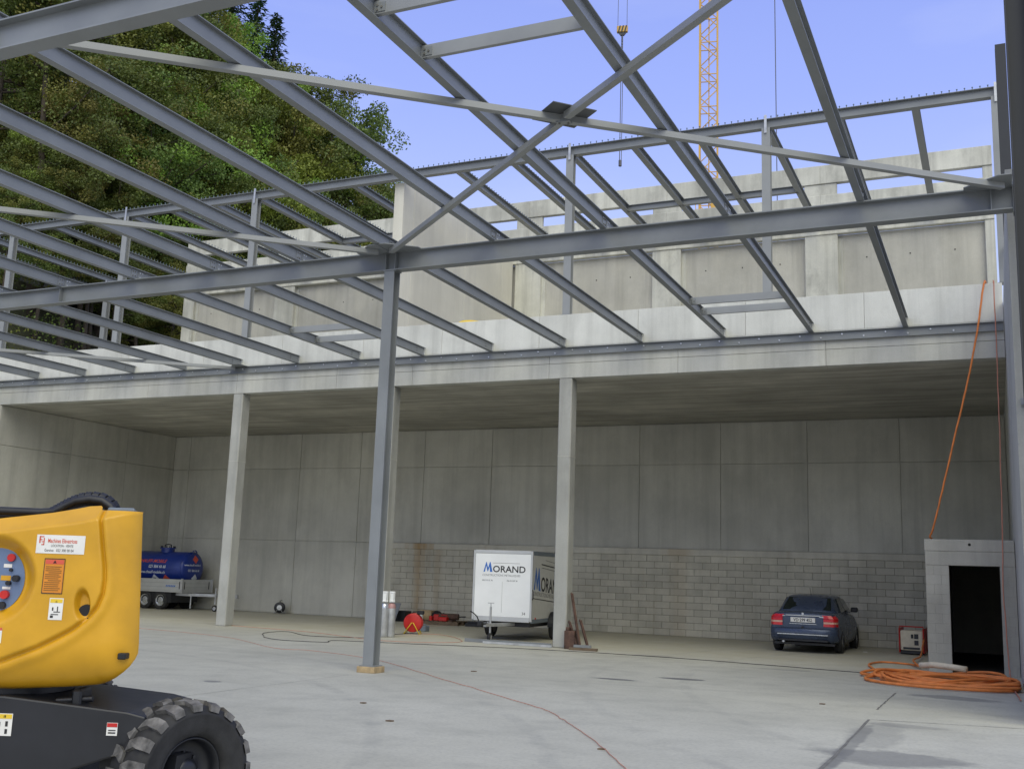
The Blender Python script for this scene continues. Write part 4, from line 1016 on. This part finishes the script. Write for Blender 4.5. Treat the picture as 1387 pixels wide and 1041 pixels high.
# orange hoses
r_ = random.Random(11); pts = []
loops = 13
for i in range(loops*26):
    t = 2*math.pi*i/26; lp = i/26
    k = int(lp); r_k = random.Random(100+k); r_n = random.Random(101+k); fr = lp-k
    def par(rr): return (rr.uniform(-.30,.30), rr.uniform(-.7,.7), rr.uniform(.40,1.12), rr.uniform(.35,1.1), rr.uniform(-.6,.6))
    a = [x+(y-x)*fr for x, y in zip(par(r_k), par(r_n))]
    x = 10.66+a[0]+1.22*a[2]*math.cos(t); y = -2.55+a[1]+1.25*a[3]*math.sin(t)+a[4]*math.cos(t)*1.2
    x = min(x, 11.85)
    pts.append((x + .03*math.sin(5*t+k), y, .024 + .009*lp*(.6+.4*math.sin(3*t+k)) + .012))
tag(MB().tube(wander(pts, 2, .006, 6), .027, 7).build('orange_hose', 'orange'), 'heap of orange hose coiled on the floor before the hut doorway', 'hose')
cord('orange_hose', [(9.55,-1.7,.03),(9.3,-.9,.03),(9.05,.2,.03),(9.0,1.0,.03),(9.2,1.7,.03),(9.75,1.5,.03),(10.0,.7,.05),(10.05,.5,.05),(9.9,1.1,.09),(9.8,2.2,.09),(9.86,3.6,.10),(9.83,4.9,.25),(9.83,5.3,.40)], .021, 'orange', 'short orange hose loop leading to the welding machine', 'hose', 6, .01, 7, 7)
hp_ = [(10.36,.35,2.735),(10.34,.15,2.76),(10.42,.02,2.95),(10.62,-.10,3.7),(10.95,-.16,5.0),(11.25,-.17,6.2),(11.45,-.17,7.2),(11.56,-.16,7.9),(11.61,-.10,8.14),(11.62,.05,8.17),(11.63,.2,8.15),(11.66,.32,7.9),(11.66,.36,7.4)]
cord('hanging_hose', hp_, .021, 'orange', 'orange hose hanging from the parapet down to the hut roof', 'hose', 6, .004, 8, 7)
hp_ = [(11.78,.36,7.5),(11.78,.30,8.0),(11.78,.1,8.16),(11.78,-.06,8.15),(11.785,-.17,7.9),(11.78,-.18,6.5),(11.76,-.2,4.6),(11.73,-.24,2.9),(11.70,-.26,1.8),(11.72,-.30,.8),(11.74,-.36,.2),(11.76,-.7,.03),(11.75,-1.8,.03),(11.8,-3.6,.03),(11.86,-5.2,.03)]
cord('thin_hose', hp_, .012, 'orange_thin', 'thin red-orange hose hanging straight down beside the right wall', 'hose', 6, .006, 9)
q = MB(); q.tube([(10.15,-1.25,.20),(10.4,-1.35,.235),(10.7,-1.5,.225),(11.0,-1.62,.20)], .06, 10); tag(q.build('pipe_roll', 'beige'), 'beige wrapped roll lying on the orange hose heap', 'roll')
# welding machine
WM = thing('welding_machine', 'small red and beige welding machine beside the hut', 'welding machine', (9.52, 5.55, 0), -.05)
MB().cbox(-.27, 0, .10, .27, .75, .60, .02).build('body', 'beige', WM)
MB().cbox(-.305, -.02, .04, -.275, .77, .66, .012).build('side_frame', 'red', WM); MB().cbox(.275, -.02, .04, .305, .77, .66, .012).build('side_frame', 'red', WM)
MB().cbox(-.27, -.015, .02, .27, .74, .095, .01).build('base', 'black', WM)
q = MB()
for x, z, wx, wz in ((.12,.46,.10,.12),(.02,.46,.06,.1),(.12,.30,.1,.12),(.0,.16,.4,.05)): q.box(x-wx/2, -.012, z-wz/2, x+wx/2, -.002, z+wz/2)
q.build('control', 'black', WM)
MB().tube([(-.29,.05,.64),(-.29,.05,.70),(.29,.05,.70),(.29,.05,.64)], .014, 6).build('handle', 'red', WM)
# gas cylinders
M['rose'] = plain('faded_red_shoulder', (.45, .26, .25), .5, .2, .1)
def gas(x, y, r0, label, sh):
    G = thing('gas_cylinder', label, 'gas cylinder', (x, y, 0))
    MB().lathe([(.001,0),(r0*.9,0),(r0,.03),(r0,.72)], (0,0,0), (0,0,1), 24).build('shell', 'galv', G)
    MB().lathe([(r0,.721),(r0*.97,.78),(r0*.75,.83),(r0*.38,.855),(.001,.86)], (0,0,0), (0,0,1), 24).build('shoulder', sh, G)
    MB().cyl((0,0,.86), (0,0,.93), .026, n=12).build('valve', 'black', G)
    q = MB()
    for k in range(4):
        t = math.pi/2*k+.4; q.obox((r0*.62*math.cos(t), r0*.62*math.sin(t), 1.0), (-.045*math.sin(t), .045*math.cos(t), 0), (.006*math.cos(t), .006*math.sin(t), 0), (0,0,.12))
    q.lathe([(r0*.62,1.10),(r0*.74,1.10),(r0*.74,1.14),(r0*.62,1.14),(r0*.62,1.10)], (0,0,0), (0,0,1), 20); q.lathe([(r0*.62,.87),(r0*.74,.87),(r0*.74,.92),(r0*.62,.92),(r0*.62,.87)], (0,0,0), (0,0,1), 20)
    q.build('valve_guard', 'white', G)
    return G
gas(-2.66, -.22, .115, 'silver gas cylinder with white valve guard against the column behind the steel post', 'chrome')
g2 = gas(-2.53, -.08, .105, 'silver gas cylinder with a reddish shoulder tucked behind the other one', 'rose')
# red cable reel
CR = thing('cable_reel', 'red cable reel on a small yellow stand', 'cable reel', (-2.85, 1.65, 0), .35)
for y in (-.13, .11): MB().lathe([(.001,0),(.23,0),(.25,.008),(.25,.018),(.23,.022),(.001,.022)], (0,y,.30), (0,1,0), 28).build('flange', 'red', CR)
MB().cyl((0,-.105,.30), (0,.108,.30), .17, n=20).build('cable_drum', 'hose_black', CR)
q = MB(); q.tube([(-.22,-.19,.015),(-.02,-.17,.30),(.02,-.17,.30),(.2,-.19,.015)], .014, 6); q.tube([(-.22,.17,.015),(-.02,.17,.30),(.02,.17,.30),(.2,.17,.015)], .014, 6); q.cyl((-.22,-.19,.015),(-.22,.17,.015),.014,n=6); q.cyl((.2,-.19,.015),(.2,.17,.015),.014,n=6); q.build('stand', 'lab_yel', CR)
q = MB(); q.cbox(.10,-.09,.52,.28,.07,.62,.015); q.tube([(-.05,0,.50),(-.02,0,.58),(.2,0,.60)], .018, 6); q.build('handle', 'black', CR)
# small hose reel by the wall
HR = thing('hose_reel', 'small dark hose reel with pale hub standing by the back wall', 'hose reel', (-11.75, 7.75, 0), .5)
for y in (-.09, .07): MB().lathe([(.001,0),(.17,0),(.19,.01),(.19,.02),(.001,.02)], (0,y,.22), (0,1,0), 20).build('flange', 'black', HR)
MB().cyl((0,-.1,.22),(0,.1,.22),.09,n=14).build('hub', 'white', HR)
MB().tube([(-.16,-.12,.012),(0,-.12,.22),(.16,-.12,.012),(.16,.12,.012),(0,.12,.22),(-.16,.12,.012),(-.16,-.12,.012)], .012, 6).build('stand', 'galv', HR)
MB().tube([(0,0,.36),(.0,0,.46),(.08,0,.47)], .014, 6).build('handle', 'black', HR)
# pallet with tools by the block wall
PA = thing('pallet', 'weathered timber pallet by the block wall loaded with tools', 'pallet', (-5.55, 6.55, 0), .05)
for y in (0, .42, .84): MB().cbox(0, y, 0, 1.5, y+.1, .10, .004).build('bearer', 'wood_dark', PA)
for k in range(9): MB().cbox(.005+.166*k, .0, .102, .005+.166*k+.13, .94, .124, .003).build('board', 'wood_dark', PA)
def place(o, label, cat): return tag(o, label, cat)
place(MB().cbox(0,0,0,.46,.3,.30,.01).build('cardboard_box', 'wood', None, (-5.6,6.85,.126)), 'brown cardboard box at the back of the pallet', 'box')
bg_ = MB(); bg_.lathe([(.001,0),(.16,.0),(.20,.10),(.17,.22),(.08,.30),(.001,.31)], (0,0,0), (0,0,1), 12); bg_.lathe([(.001,0),(.13,.0),(.16,.09),(.12,.2),(.001,.25)], (.26,-.05,0), (0,0,1), 12)
place(bg_.build('tool_bag', 'black', None, (-4.95,6.9,.126)), 'dark bag slumped on the pallet beside the red machine', 'bag')
GM = thing('red_grinder', 'rusty red machine with a drive shaft lying on the pallet', 'machine', (-4.75, 6.75, .126), .05)
MB().cyl((-.05,0,.14),(.62,.05,.14),.10,n=14).build('motor', 'rust', GM); MB().cbox(-.2,-.1,0,.0,.12,.2,.02).build('gearbox', 'red', GM); MB().cbox(.1,-.12,0,.5,.16,.035,.006).build('base', 'rust', GM); MB().cyl((.62,.05,.14),(.86,.06,.16),.018,n=8).build('shaft', 'black', GM)
q = MB().cyl((0,0,0),(0,0,.14),.07,n=14); q.cyl((0,0,.14),(0,0,.17),.05,n=14); place(q.build('paint_pot', 'white', None, (-5.40,6.66,.126)), 'white paint pot on the pallet edge', 'pot')
q = MB().cyl((0,0,0),(0,0,.13),.06,n=14); q.cyl((0,0,.13),(0,0,.15),.045,n=14); place(q.build('paint_pot', 'red', None, (-5.02,6.62,.126)), 'small red pot on the pallet edge', 'pot')
q = MB(); q.cbox(0,0,0,.30,.24,.13,.02); q.tube([(.04,.12,.12),(.06,.12,.19),(.24,.12,.19),(.26,.12,.12)], .012, 6); place(q.build('tool_case', 'red', None, (-4.72,6.56,.124)), 'flat red tool case at the front of the pallet', 'case')
CT = thing('dark_crate', 'dark open crate on the floor by the block wall', 'crate', (-7.25, 7.35, 0))
for a in ((0,0,.0,.85,.03,.34),(0,.42,.0,.85,.45,.34),(0,.031,.0,.03,.419,.34),(.82,.031,.0,.85,.419,.34),(.031,.031,.0,.819,.419,.03)): MB().cbox(*a,.004).build('board', 'black', CT)
q = MB().obox((0,0,.30), (.15,0,0), (0,.012,0), (.06,.08,.30)); place(q.build('steel_sheet', 'steel', None, (-6.68,7.12,.0)), 'dark steel sheet leaning on the dark crate', 'sheet')
q = MB().cbox(0,0,0,.42,.3,.20,.02); q.tube([(.1,.15,.2),(.12,.15,.25),(.3,.15,.25),(.32,.15,.2)], .012, 6); place(q.build('tool_case', 'black', None, (-6.28,7.3,0)), 'black tool case on the floor right of the dark crate', 'case')
q = MB().cbox(0,0,0,.34,.26,.16,.02); q.tube([(.06,.13,.16),(.08,.13,.20),(.26,.13,.20),(.28,.13,.16)], .012, 6); place(q.build('tool_case', 'lid_grey', None, (-3.5,2.9,0)), 'small grey case on the floor behind the red cable reel', 'case')
q = MB().cbox(0,0,0,.6,.3,.1,.008).cbox(.05,.05,.101,.5,.25,.16,.008); place(q.build('steel_offcut', 'black', None, (-3.85,6.75,0)), 'flat black steel offcuts right of the pallet', 'offcut')
# rusty props leaning at the column
def prop(a, b_, label, w_=.07):
    a, b_ = Vector(a), Vector(b_); q = MB(); d = b_-a; x, y, z = frame(d)
    q.obox(d/2, x*w_/2, y*.006, d/2); q.obox(d/2+y*.03+x*(w_/2-.006), x*.006, y*.024, d/2)
    return place(q.build('rusty_bar', 'rust', None, a), label, 'bar')
prop((2.70,-.30,.03), (2.30,.12,1.28), 'long rusty angle bar leaning against the concrete column')
prop((2.62,-.25,.05), (2.29,.02,.62), 'short rusty bar leaning in the middle of the rusty pieces')
prop((2.86,-.22,.07), (2.52,.16,.66), 'short rusty bar leaning outermost beside the concrete column')
q = MB().cbox(0,0,0,.26,.30,.42,.01); q.cbox(.03,.02,.42,.10,.28,.50,.008); place(q.build('rusty_bracket', 'rust', None, (2.26,-.22,0)), 'rusty steel bracket at the foot of the concrete column', 'bracket')
q = MB().obox((.3,.06,.03), (.33,.03,0), (-.006,.06,0), (0,0,.028)); place(q.build('timber_offcut', 'wood_dark', None, (2.50,-.42,0)), 'timber offcut on the floor under the rusty bars', 'timber')
q = MB().obox((.2,.05,.03), (.20,.03,0), (-.005,.045,0), (0,0,.028)); place(q.build('steel_offcut', 'steel', None, (2.56,-.36,.062)), 'small grey steel block lying on the timber offcut', 'offcut')
# yellow lid above the parapet
q = MB(); q.lathe([(.42,0),(.40,.10),(.30,.17),(.12,.20),(.001,.205)], (0,0,0), (0,0,1), 20); q.cyl((-.12,0,.2),(.12,0,.2),.025,n=8)
YB_ = thing('wheelbarrow', 'upturned yellow wheelbarrow tray peeking over the parapet', 'wheelbarrow', (-1.10, .95, 7.302))
MB().lathe([(.46,.70),(.44,.92),(.36,1.02),(.15,1.06),(.001,1.062)], (0,0,0), (0,0,1), 24).build('tray', 'lab_yel', YB_)
q = MB()
for sx in (-1, 1): q.tube([(sx*.25,-.3,0),(sx*.28,-.25,.72),(sx*.28,.5,.75),(sx*.28,.9,.72)], .018, 6); q.cyl((sx*.26,.35,0),(sx*.27,.3,.74),.018,n=6)
q.build('frame', 'galv', YB_)
# litter
for k, (x, y) in enumerate(((8.35,5.4),(5.2,-13.2),(7.9,-13.6),(4.1,-12.0),(9.2,-7.8),(3.2,-7.0))):
    w1 = .05+.04*rnd.random(); q = MB().prism([(0,0),(w1,.01),(w1*1.2,.05),(.02,.06)], (0,0,.003), (1,0,0), (0,1,0), (0,0,.012))
    tag(q.build('debris', 'offwhite' if k == 0 else 'wood_dark', None, (x, y, 0)), 'tiny pale scrap on the floor beside the car' if k == 0 else 'tiny dark scrap lying on the open floor', 'scrap', None if k == 0 else 'scraps on the open floor')

# ============================================================ CRANE
CX, CY = -10.55, 64.9
CRN = thing('tower_crane', 'yellow lattice tower crane behind the concrete facade', 'crane', (CX, CY, 0), .22)
mw = .78; H0 = 64.
q = MB()
for sx in (-1, 1):
    for sy in (-1, 1): q.cbox(sx*mw-.075, sy*mw-.075, 0, sx*mw+.075, sy*mw+.075, H0, .02)
st = 1.55; k = 0; z = 0
while z < H0-st:
    c = [(-mw,-mw),(mw,-mw),(mw,mw),(-mw,mw)]
    for i in range(4):
        a, b_ = c[i], c[(i+1) % 4]
        if k % 2: a, b_ = b_, a
        q.bar((*a, z), (*b_, z+st), .075, .075)
        if k % 2 == 0: q.bar((*c[i], z), (*c[(i+1) % 4], z), .07, .07)
    z += st; k += 1
q.build('mast', 'crane', CRN)
MB().box(-.05, mw+.1, 0, .05, mw+.2, H0).build('cable_duct', 'crane', CRN)
pf = MB(); pf.box(-1.1, -1.1, 33.6, 1.1, 1.1, 33.7); pf.cbox(.2,-1.0,33.7,.9,-.3,34.6,.03); pf.cbox(-.6,-1.05,34.9,.2,-.85,35.5,.02); pf.bar((-1.1,-1.1,34.6),(1.1,-1.1,34.6),.06,.06); pf.bar((-1.1,-1.1,33.7),(-1.1,-1.1,34.7),.06,.06); pf.bar((1.1,-1.1,33.7),(1.1,-1.1,34.7),.06,.06)
pf.build('platform', 'crane', CRN)
iv = Matrix.Rotation(-.22, 3, 'Z')
def loc_(x, y, z): p = iv @ Vector((x-CX, y-CY, 0)); return (p.x, p.y, z)
hx, hy = -15.0, 53.6
jd = (Vector(loc_(hx, hy, 0))).normalized()
jb = MB(); base = Vector((0,0,H0+1.2)); side_ = Vector((-jd.y, jd.x, 0)); Lj = 34.
for s2, zz in ((-.6,0),(.6,0),(0,1.1)): jb.bar(base+side_*s2+Vector((0,0,zz))-jd*12, base+side_*s2+Vector((0,0,zz))+jd*Lj, .12, .12)
for k in range(30):
    t = -12+k*1.53; p = base+jd*t
    jb.bar(p+side_*.6, p+jd*.76+Vector((0,0,1.1)), .07, .07); jb.bar(p-side_*.6, p+jd*.76+Vector((0,0,1.1)), .07, .07); jb.bar(p+jd*.76+Vector((0,0,1.1)), p+jd*1.53+side_*.6, .07, .07); jb.bar(p+side_*.6, p+jd*1.53-side_*.6, .07, .07)
jb.build('jib', 'crane', CRN)
MB().cbox(-1.0,-1.0,H0,1.0,1.0,H0+1.1,.1).build('slewing_unit', 'crane', CRN)
hz = 46.35
hl = Vector(loc_(hx, hy, hz))
hk = MB(); hk.cbox(hl.x-.45, hl.y-.16, hz-.28, hl.x+.45, hl.y+.16, hz+.28, .04, 0)
for k in range(3): hk.prism([(-.36+k*.26,-.27),(-.24+k*.26,-.27),(-.10+k*.26,.27),(-.22+k*.26,.27)], (hl.x, hl.y-.165, hz), (1,0,0), (0,0,1), (0,-.01,0), 1)
hk.prism([(-.34,-.28),(.34,-.28),(.14,-.55),(-.14,-.55)], (hl.x, hl.y-.1, hz), (1,0,0), (0,0,1), (0,.2,0), 1)
blk = hk.build('hook_block', ['crane', 'black'], CRN)
rp_ = MB()
for s2 in (-.38, .38): rp_.cyl((hl.x+s2, hl.y, hz+.28), (hl.x+s2*.8, hl.y, H0+1.2), .022, n=5)
rp_.build('hoist_rope', 'rope', CRN)
cb = MB(); z = hz-.55
for k in range(7): cb.cyl((hl.x,hl.y,z-.30*k), (hl.x,hl.y,z-.30*k-.24), .075, n=6)
cb.cyl((hl.x-.05,hl.y,z-2.0), (hl.x-.05,hl.y,34.7), .035, n=5); cb.cyl((hl.x+.09,hl.y,z-2.0), (hl.x+.09,hl.y,34.7), .03, n=5); cb.cyl((hl.x,hl.y,34.9),(hl.x,hl.y,34.4),.13,n=8)
cb.build('sling', 'rope', CRN)
tg = Vector(loc_(-3.5, 59.4, 0)); MB().cyl((tg.x,tg.y,20), (tg.x-.1,tg.y,H0+1.0), .04, n=5).build('tag_line', 'rope', CRN)
cj = MB(); cj.bar(base, (tg.x-.1, tg.y, H0+1.1), .2, .2); cj.build('side_boom', 'crane', CRN)

# ============================================================ TREES
def leaf_quads(mb_, c, spread, n, size, rr, mat):
    for _ in range(n):
        while True:
            d = Vector((rr.uniform(-1,1), rr.uniform(-1,1), rr.uniform(-1,1)))
            if d.length <= 1: break
        p = c + Vector((d.x*spread, d.y*spread, d.z*spread*.75))
        nrm = Vector((rr.gauss(0,1), rr.gauss(0,1), rr.gauss(.5,1))).normalized()
        x, y, a = frame(nrm); t = rr.uniform(0, 6.28); s = size*rr.uniform(.6, 1.25)
        x, y = (math.cos(t)*x+math.sin(t)*y)*s, (-math.sin(t)*x+math.cos(t)*y)*s*.62
        mb_.add([p-x, p-x*.1-y, p+x, p-x*.1+y], [(0,1,2,3)], mat)
def broadleaf(seed, H, rad, mats, ncl=150, nleaf=190):
    rr = random.Random(seed)
    tr_ = MB(); lean = Vector((rr.uniform(-.6,.6), rr.uniform(-.6,.6), 0))
    tp = [Vector((0,0,-1.0)), Vector((0,0,H*.15)), lean*.4+Vector((0,0,H*.4)), lean+Vector((0,0,H*.7)), lean*1.2+Vector((0,0,H*.93))]
    tr_.tube(tp, .2, 7, 0, [.30,.24,.18,.10,.03])
    cl = []
    for b_ in range(16):
        f = rr.uniform(.25,.92); o_ = tp[1].lerp(tp[4], f); ang = rr.uniform(0, 6.28)
        L = rad*(1.1-.62*abs(f-.42)/.5)*rr.uniform(.75,1.1)
        e = o_+Vector((math.cos(ang)*L, math.sin(ang)*L, L*rr.uniform(.1,.6))); m_ = o_.lerp(e, .5)+Vector((0,0,-.2))
        tr_.tube([o_, m_, e], .06, 5, 0, [.08,.05,.02])
        for k in range(ncl//16): 
            t = rr.uniform(.35, 1.08); c = o_.lerp(e, t)+Vector((rr.gauss(0,.16)*rad, rr.gauss(0,.16)*rad, rr.gauss(.05,.12)*rad)); cl.append(c)
    for k in range(10): cl.append(tp[4]+Vector((rr.gauss(0,.2)*rad, rr.gauss(0,.2)*rad, rr.uniform(-.3,.1)*rad)))
    cr = MB()
    for c in cl: leaf_quads(cr, c, rr.uniform(.45,.9)*rad*.25, nleaf, .082, rr, 0 if rr.random() < .72 else 1)
    return tr_, cr, mats
def conifer(seed, H, rad):
    rr = random.Random(seed); tr_ = MB(); tr_.tube([(0,0,-1),(0,0,H*.5),(0,0,H)], .2, 7, 0, [.28,.16,.02]); cr = MB()
    z = H*.18
    while z < H*.99:
        f = 1-(z/H); L = rad*f*1.15+.15
        nb = 9
        for k in range(nb):
            a = rr.uniform(0, 6.28); l_ = L*rr.uniform(.7,1.1); d = Vector((math.cos(a), math.sin(a), -.28+.25*(z/H)))
            for j in range(max(2, int(l_/.28))):
                t = (j+.6)/max(2, int(l_/.28)); p = Vector((0,0,z))+d*l_*t
                for _ in range(4):
                    q_ = p+Vector((rr.gauss(0,.12), rr.gauss(0,.12), rr.gauss(-.06,.10)))
                    dd = (d+Vector((rr.gauss(0,.5), rr.gauss(0,.5), rr.gauss(-.15,.3)))).normalized(); x, y, a_ = frame(dd)
                    s = .26*rr.uniform(.7,1.2); cr.add([q_-dd*s*.3, q_+x*s*.28, q_+dd*s, q_-x*s*.28], [(0,1,2,3)], 0)
        z += .33
    return tr_, cr, ['needle', 'leaf_dark']
KINDS = []
for kd, (lab_, args) in enumerate((
    ('bright green broadleaf tree on the wooded slope', (1, 15, 4.2, ['leaf_green', 'leaf_dark'])),
    ('dark green broadleaf tree on the wooded slope', (2, 17, 4.4, ['leaf_dark', 'leaf_olive'])),
    ('olive brown autumn tree on the wooded slope', (3, 14, 4.0, ['leaf_olive', 'leaf_dark'])),
    ('dark tree with yellowing leaves on the wooded slope', (4, 16, 4.6, ['leaf_dark', 'leaf_green'])),
    ('dark spruce tree standing on the wooded slope', None))):
    t_, c_r, mt_ = broadleaf(*args) if args else conifer(9, 15, 3.0)
    T0 = thing('spruce_tree' if not args else 'broadleaf_tree', lab_, 'tree', (0,0,0), 0, 'trees on the wooded slope')
    t_.build('trunk', 'bark', T0); c_r.build('crown', mt_, T0); KINDS.append([T0, False])
def plant(kd, x, y, sc, z=None):
    T0, used = KINDS[kd]
    o = T0 if not used else clone(T0); KINDS[kd][1] = True
    o.location = (x, y, hill_h(x, y) if z is None else z); o.scale = (sc*rnd.uniform(.92,1.08),)*2 + (sc*rnd.uniform(.92,1.1),); o.rotation_euler = (0, 0, rnd.uniform(0, 6.28))
    return o
def at_px(px, D):
    az_ = YAW + math.atan((W_PX/2-px)/F_PX); return CAMPOS.x-D*math.sin(az_), CAMPOS.y+D*math.cos(az_)
# silhouette trees: image bearing, distance, height of the top
for px, D, ztop, kd in ((535,62,20.5,1),(500,58,20.5,3),(470,60,23.5,1),(440,62,25.5,3),(410,58,26.0,3),(385,62,28.5,1),(350,60,29.0,0),(310,66,31.0,0),(290,58,28.5,0),(268,64,32.5,0),(240,62,32.5,0),(332,78,43.5,4),(303,78,46,4),(266,80,49,4),(222,66,37.0,0),(190,62,36.0,0),(180,68,41.0,1),(165,64,39.0,2),(130,68,43.0,1),(95,62,39.0,3),(60,66,43.0,1),(20,62,40.0,2),(-15,66,42,1)):
    x, y = at_px(px, D); z = hill_h(x, y); hgt = (15,17,14,16,15)[kd]; sc = max(.75, min(1.12, (ztop-z)/hgt))
    plant(kd, x, y, sc, min(ztop-hgt*sc, z+.5) if kd < 4 else ztop-hgt*sc)
for px, D, kd, sc in ((20,46,1,.8),(70,47,2,.75),(120,48,1,.8),(170,49,3,.8),(215,50,1,.75),(250,52,1,.8),(300,53,0,.85),(345,54,0,.9),(230,56,0,1.0),(280,57,0,1.0),(395,54,2,.85),(430,56,1,.8),(395,60,2,.9),
                      (40,52,3,.9),(95,53,2,.95),(145,54,1,.95),(195,55,3,.95),(320,57,0,1.0),(365,58,2,1.0),(30,57,1,1.0),(80,58,3,1.0),(130,59,1,1.05),(175,60,2,1.0),(-15,50,1,.9),(-30,58,2,1.0),(375,62,1,1.0),(-10,64,3,1.1),(490,58,1,.8),(-60,47,1,.8),(-70,55,3,.9),(10,70,1,1.2),(120,72,3,1.2),(60,72,1,1.3),(190,72,1,1.1)):
    x, y = at_px(px, D)
    if x > -18.6 and y < 9: continue
    plant(kd, x, y, sc)
for k in range(26):
    px = -20+k*13+rnd.uniform(-6,6); D = 43.5+.02*px+rnd.uniform(0,3.5); x, y = at_px(px, D)
    if x > -18.8: continue
    o = plant((1,3,2,1)[k % 4], x, y, rnd.uniform(.32,.5)); o['label'] = 'low leafy bush at the foot of the wooded slope'; o['group'] = 'bushes at the foot of the slope'; o['category'] = 'bush'; o.name = 'leafy_bush'
for px, D, ztop, kd in ((560,64,24.0,1),(528,62,25.0,3),(578,60,20.0,1),(500,66,27.5,1)):
    x, y = at_px(px, D); hgt = (15,17,14,16)[kd]; z = hill_h(x, y); o = plant(kd, x, y, 1.0); zs_ = (ztop-z)/hgt; o.scale = (.85, .85, zs_)
# undergrowth over the slope
rr = random.Random(77); ug = MB()
for k in range(620):
    x = -18.8-rr.random()*26; y = rr.uniform(-8, 40)
    leaf_quads(ug, Vector((x, y, hill_h(x, y)+.6)), rr.uniform(.8,1.5), 120, .06, rr, 0 if rr.random() < .7 else 1)
o = ug.build('undergrowth', ['leaf_dark', 'leaf_olive']); o['kind'] = 'stuff'; o['label'] = 'dark leafy undergrowth covering the slope under the trees'; o['category'] = 'undergrowth'
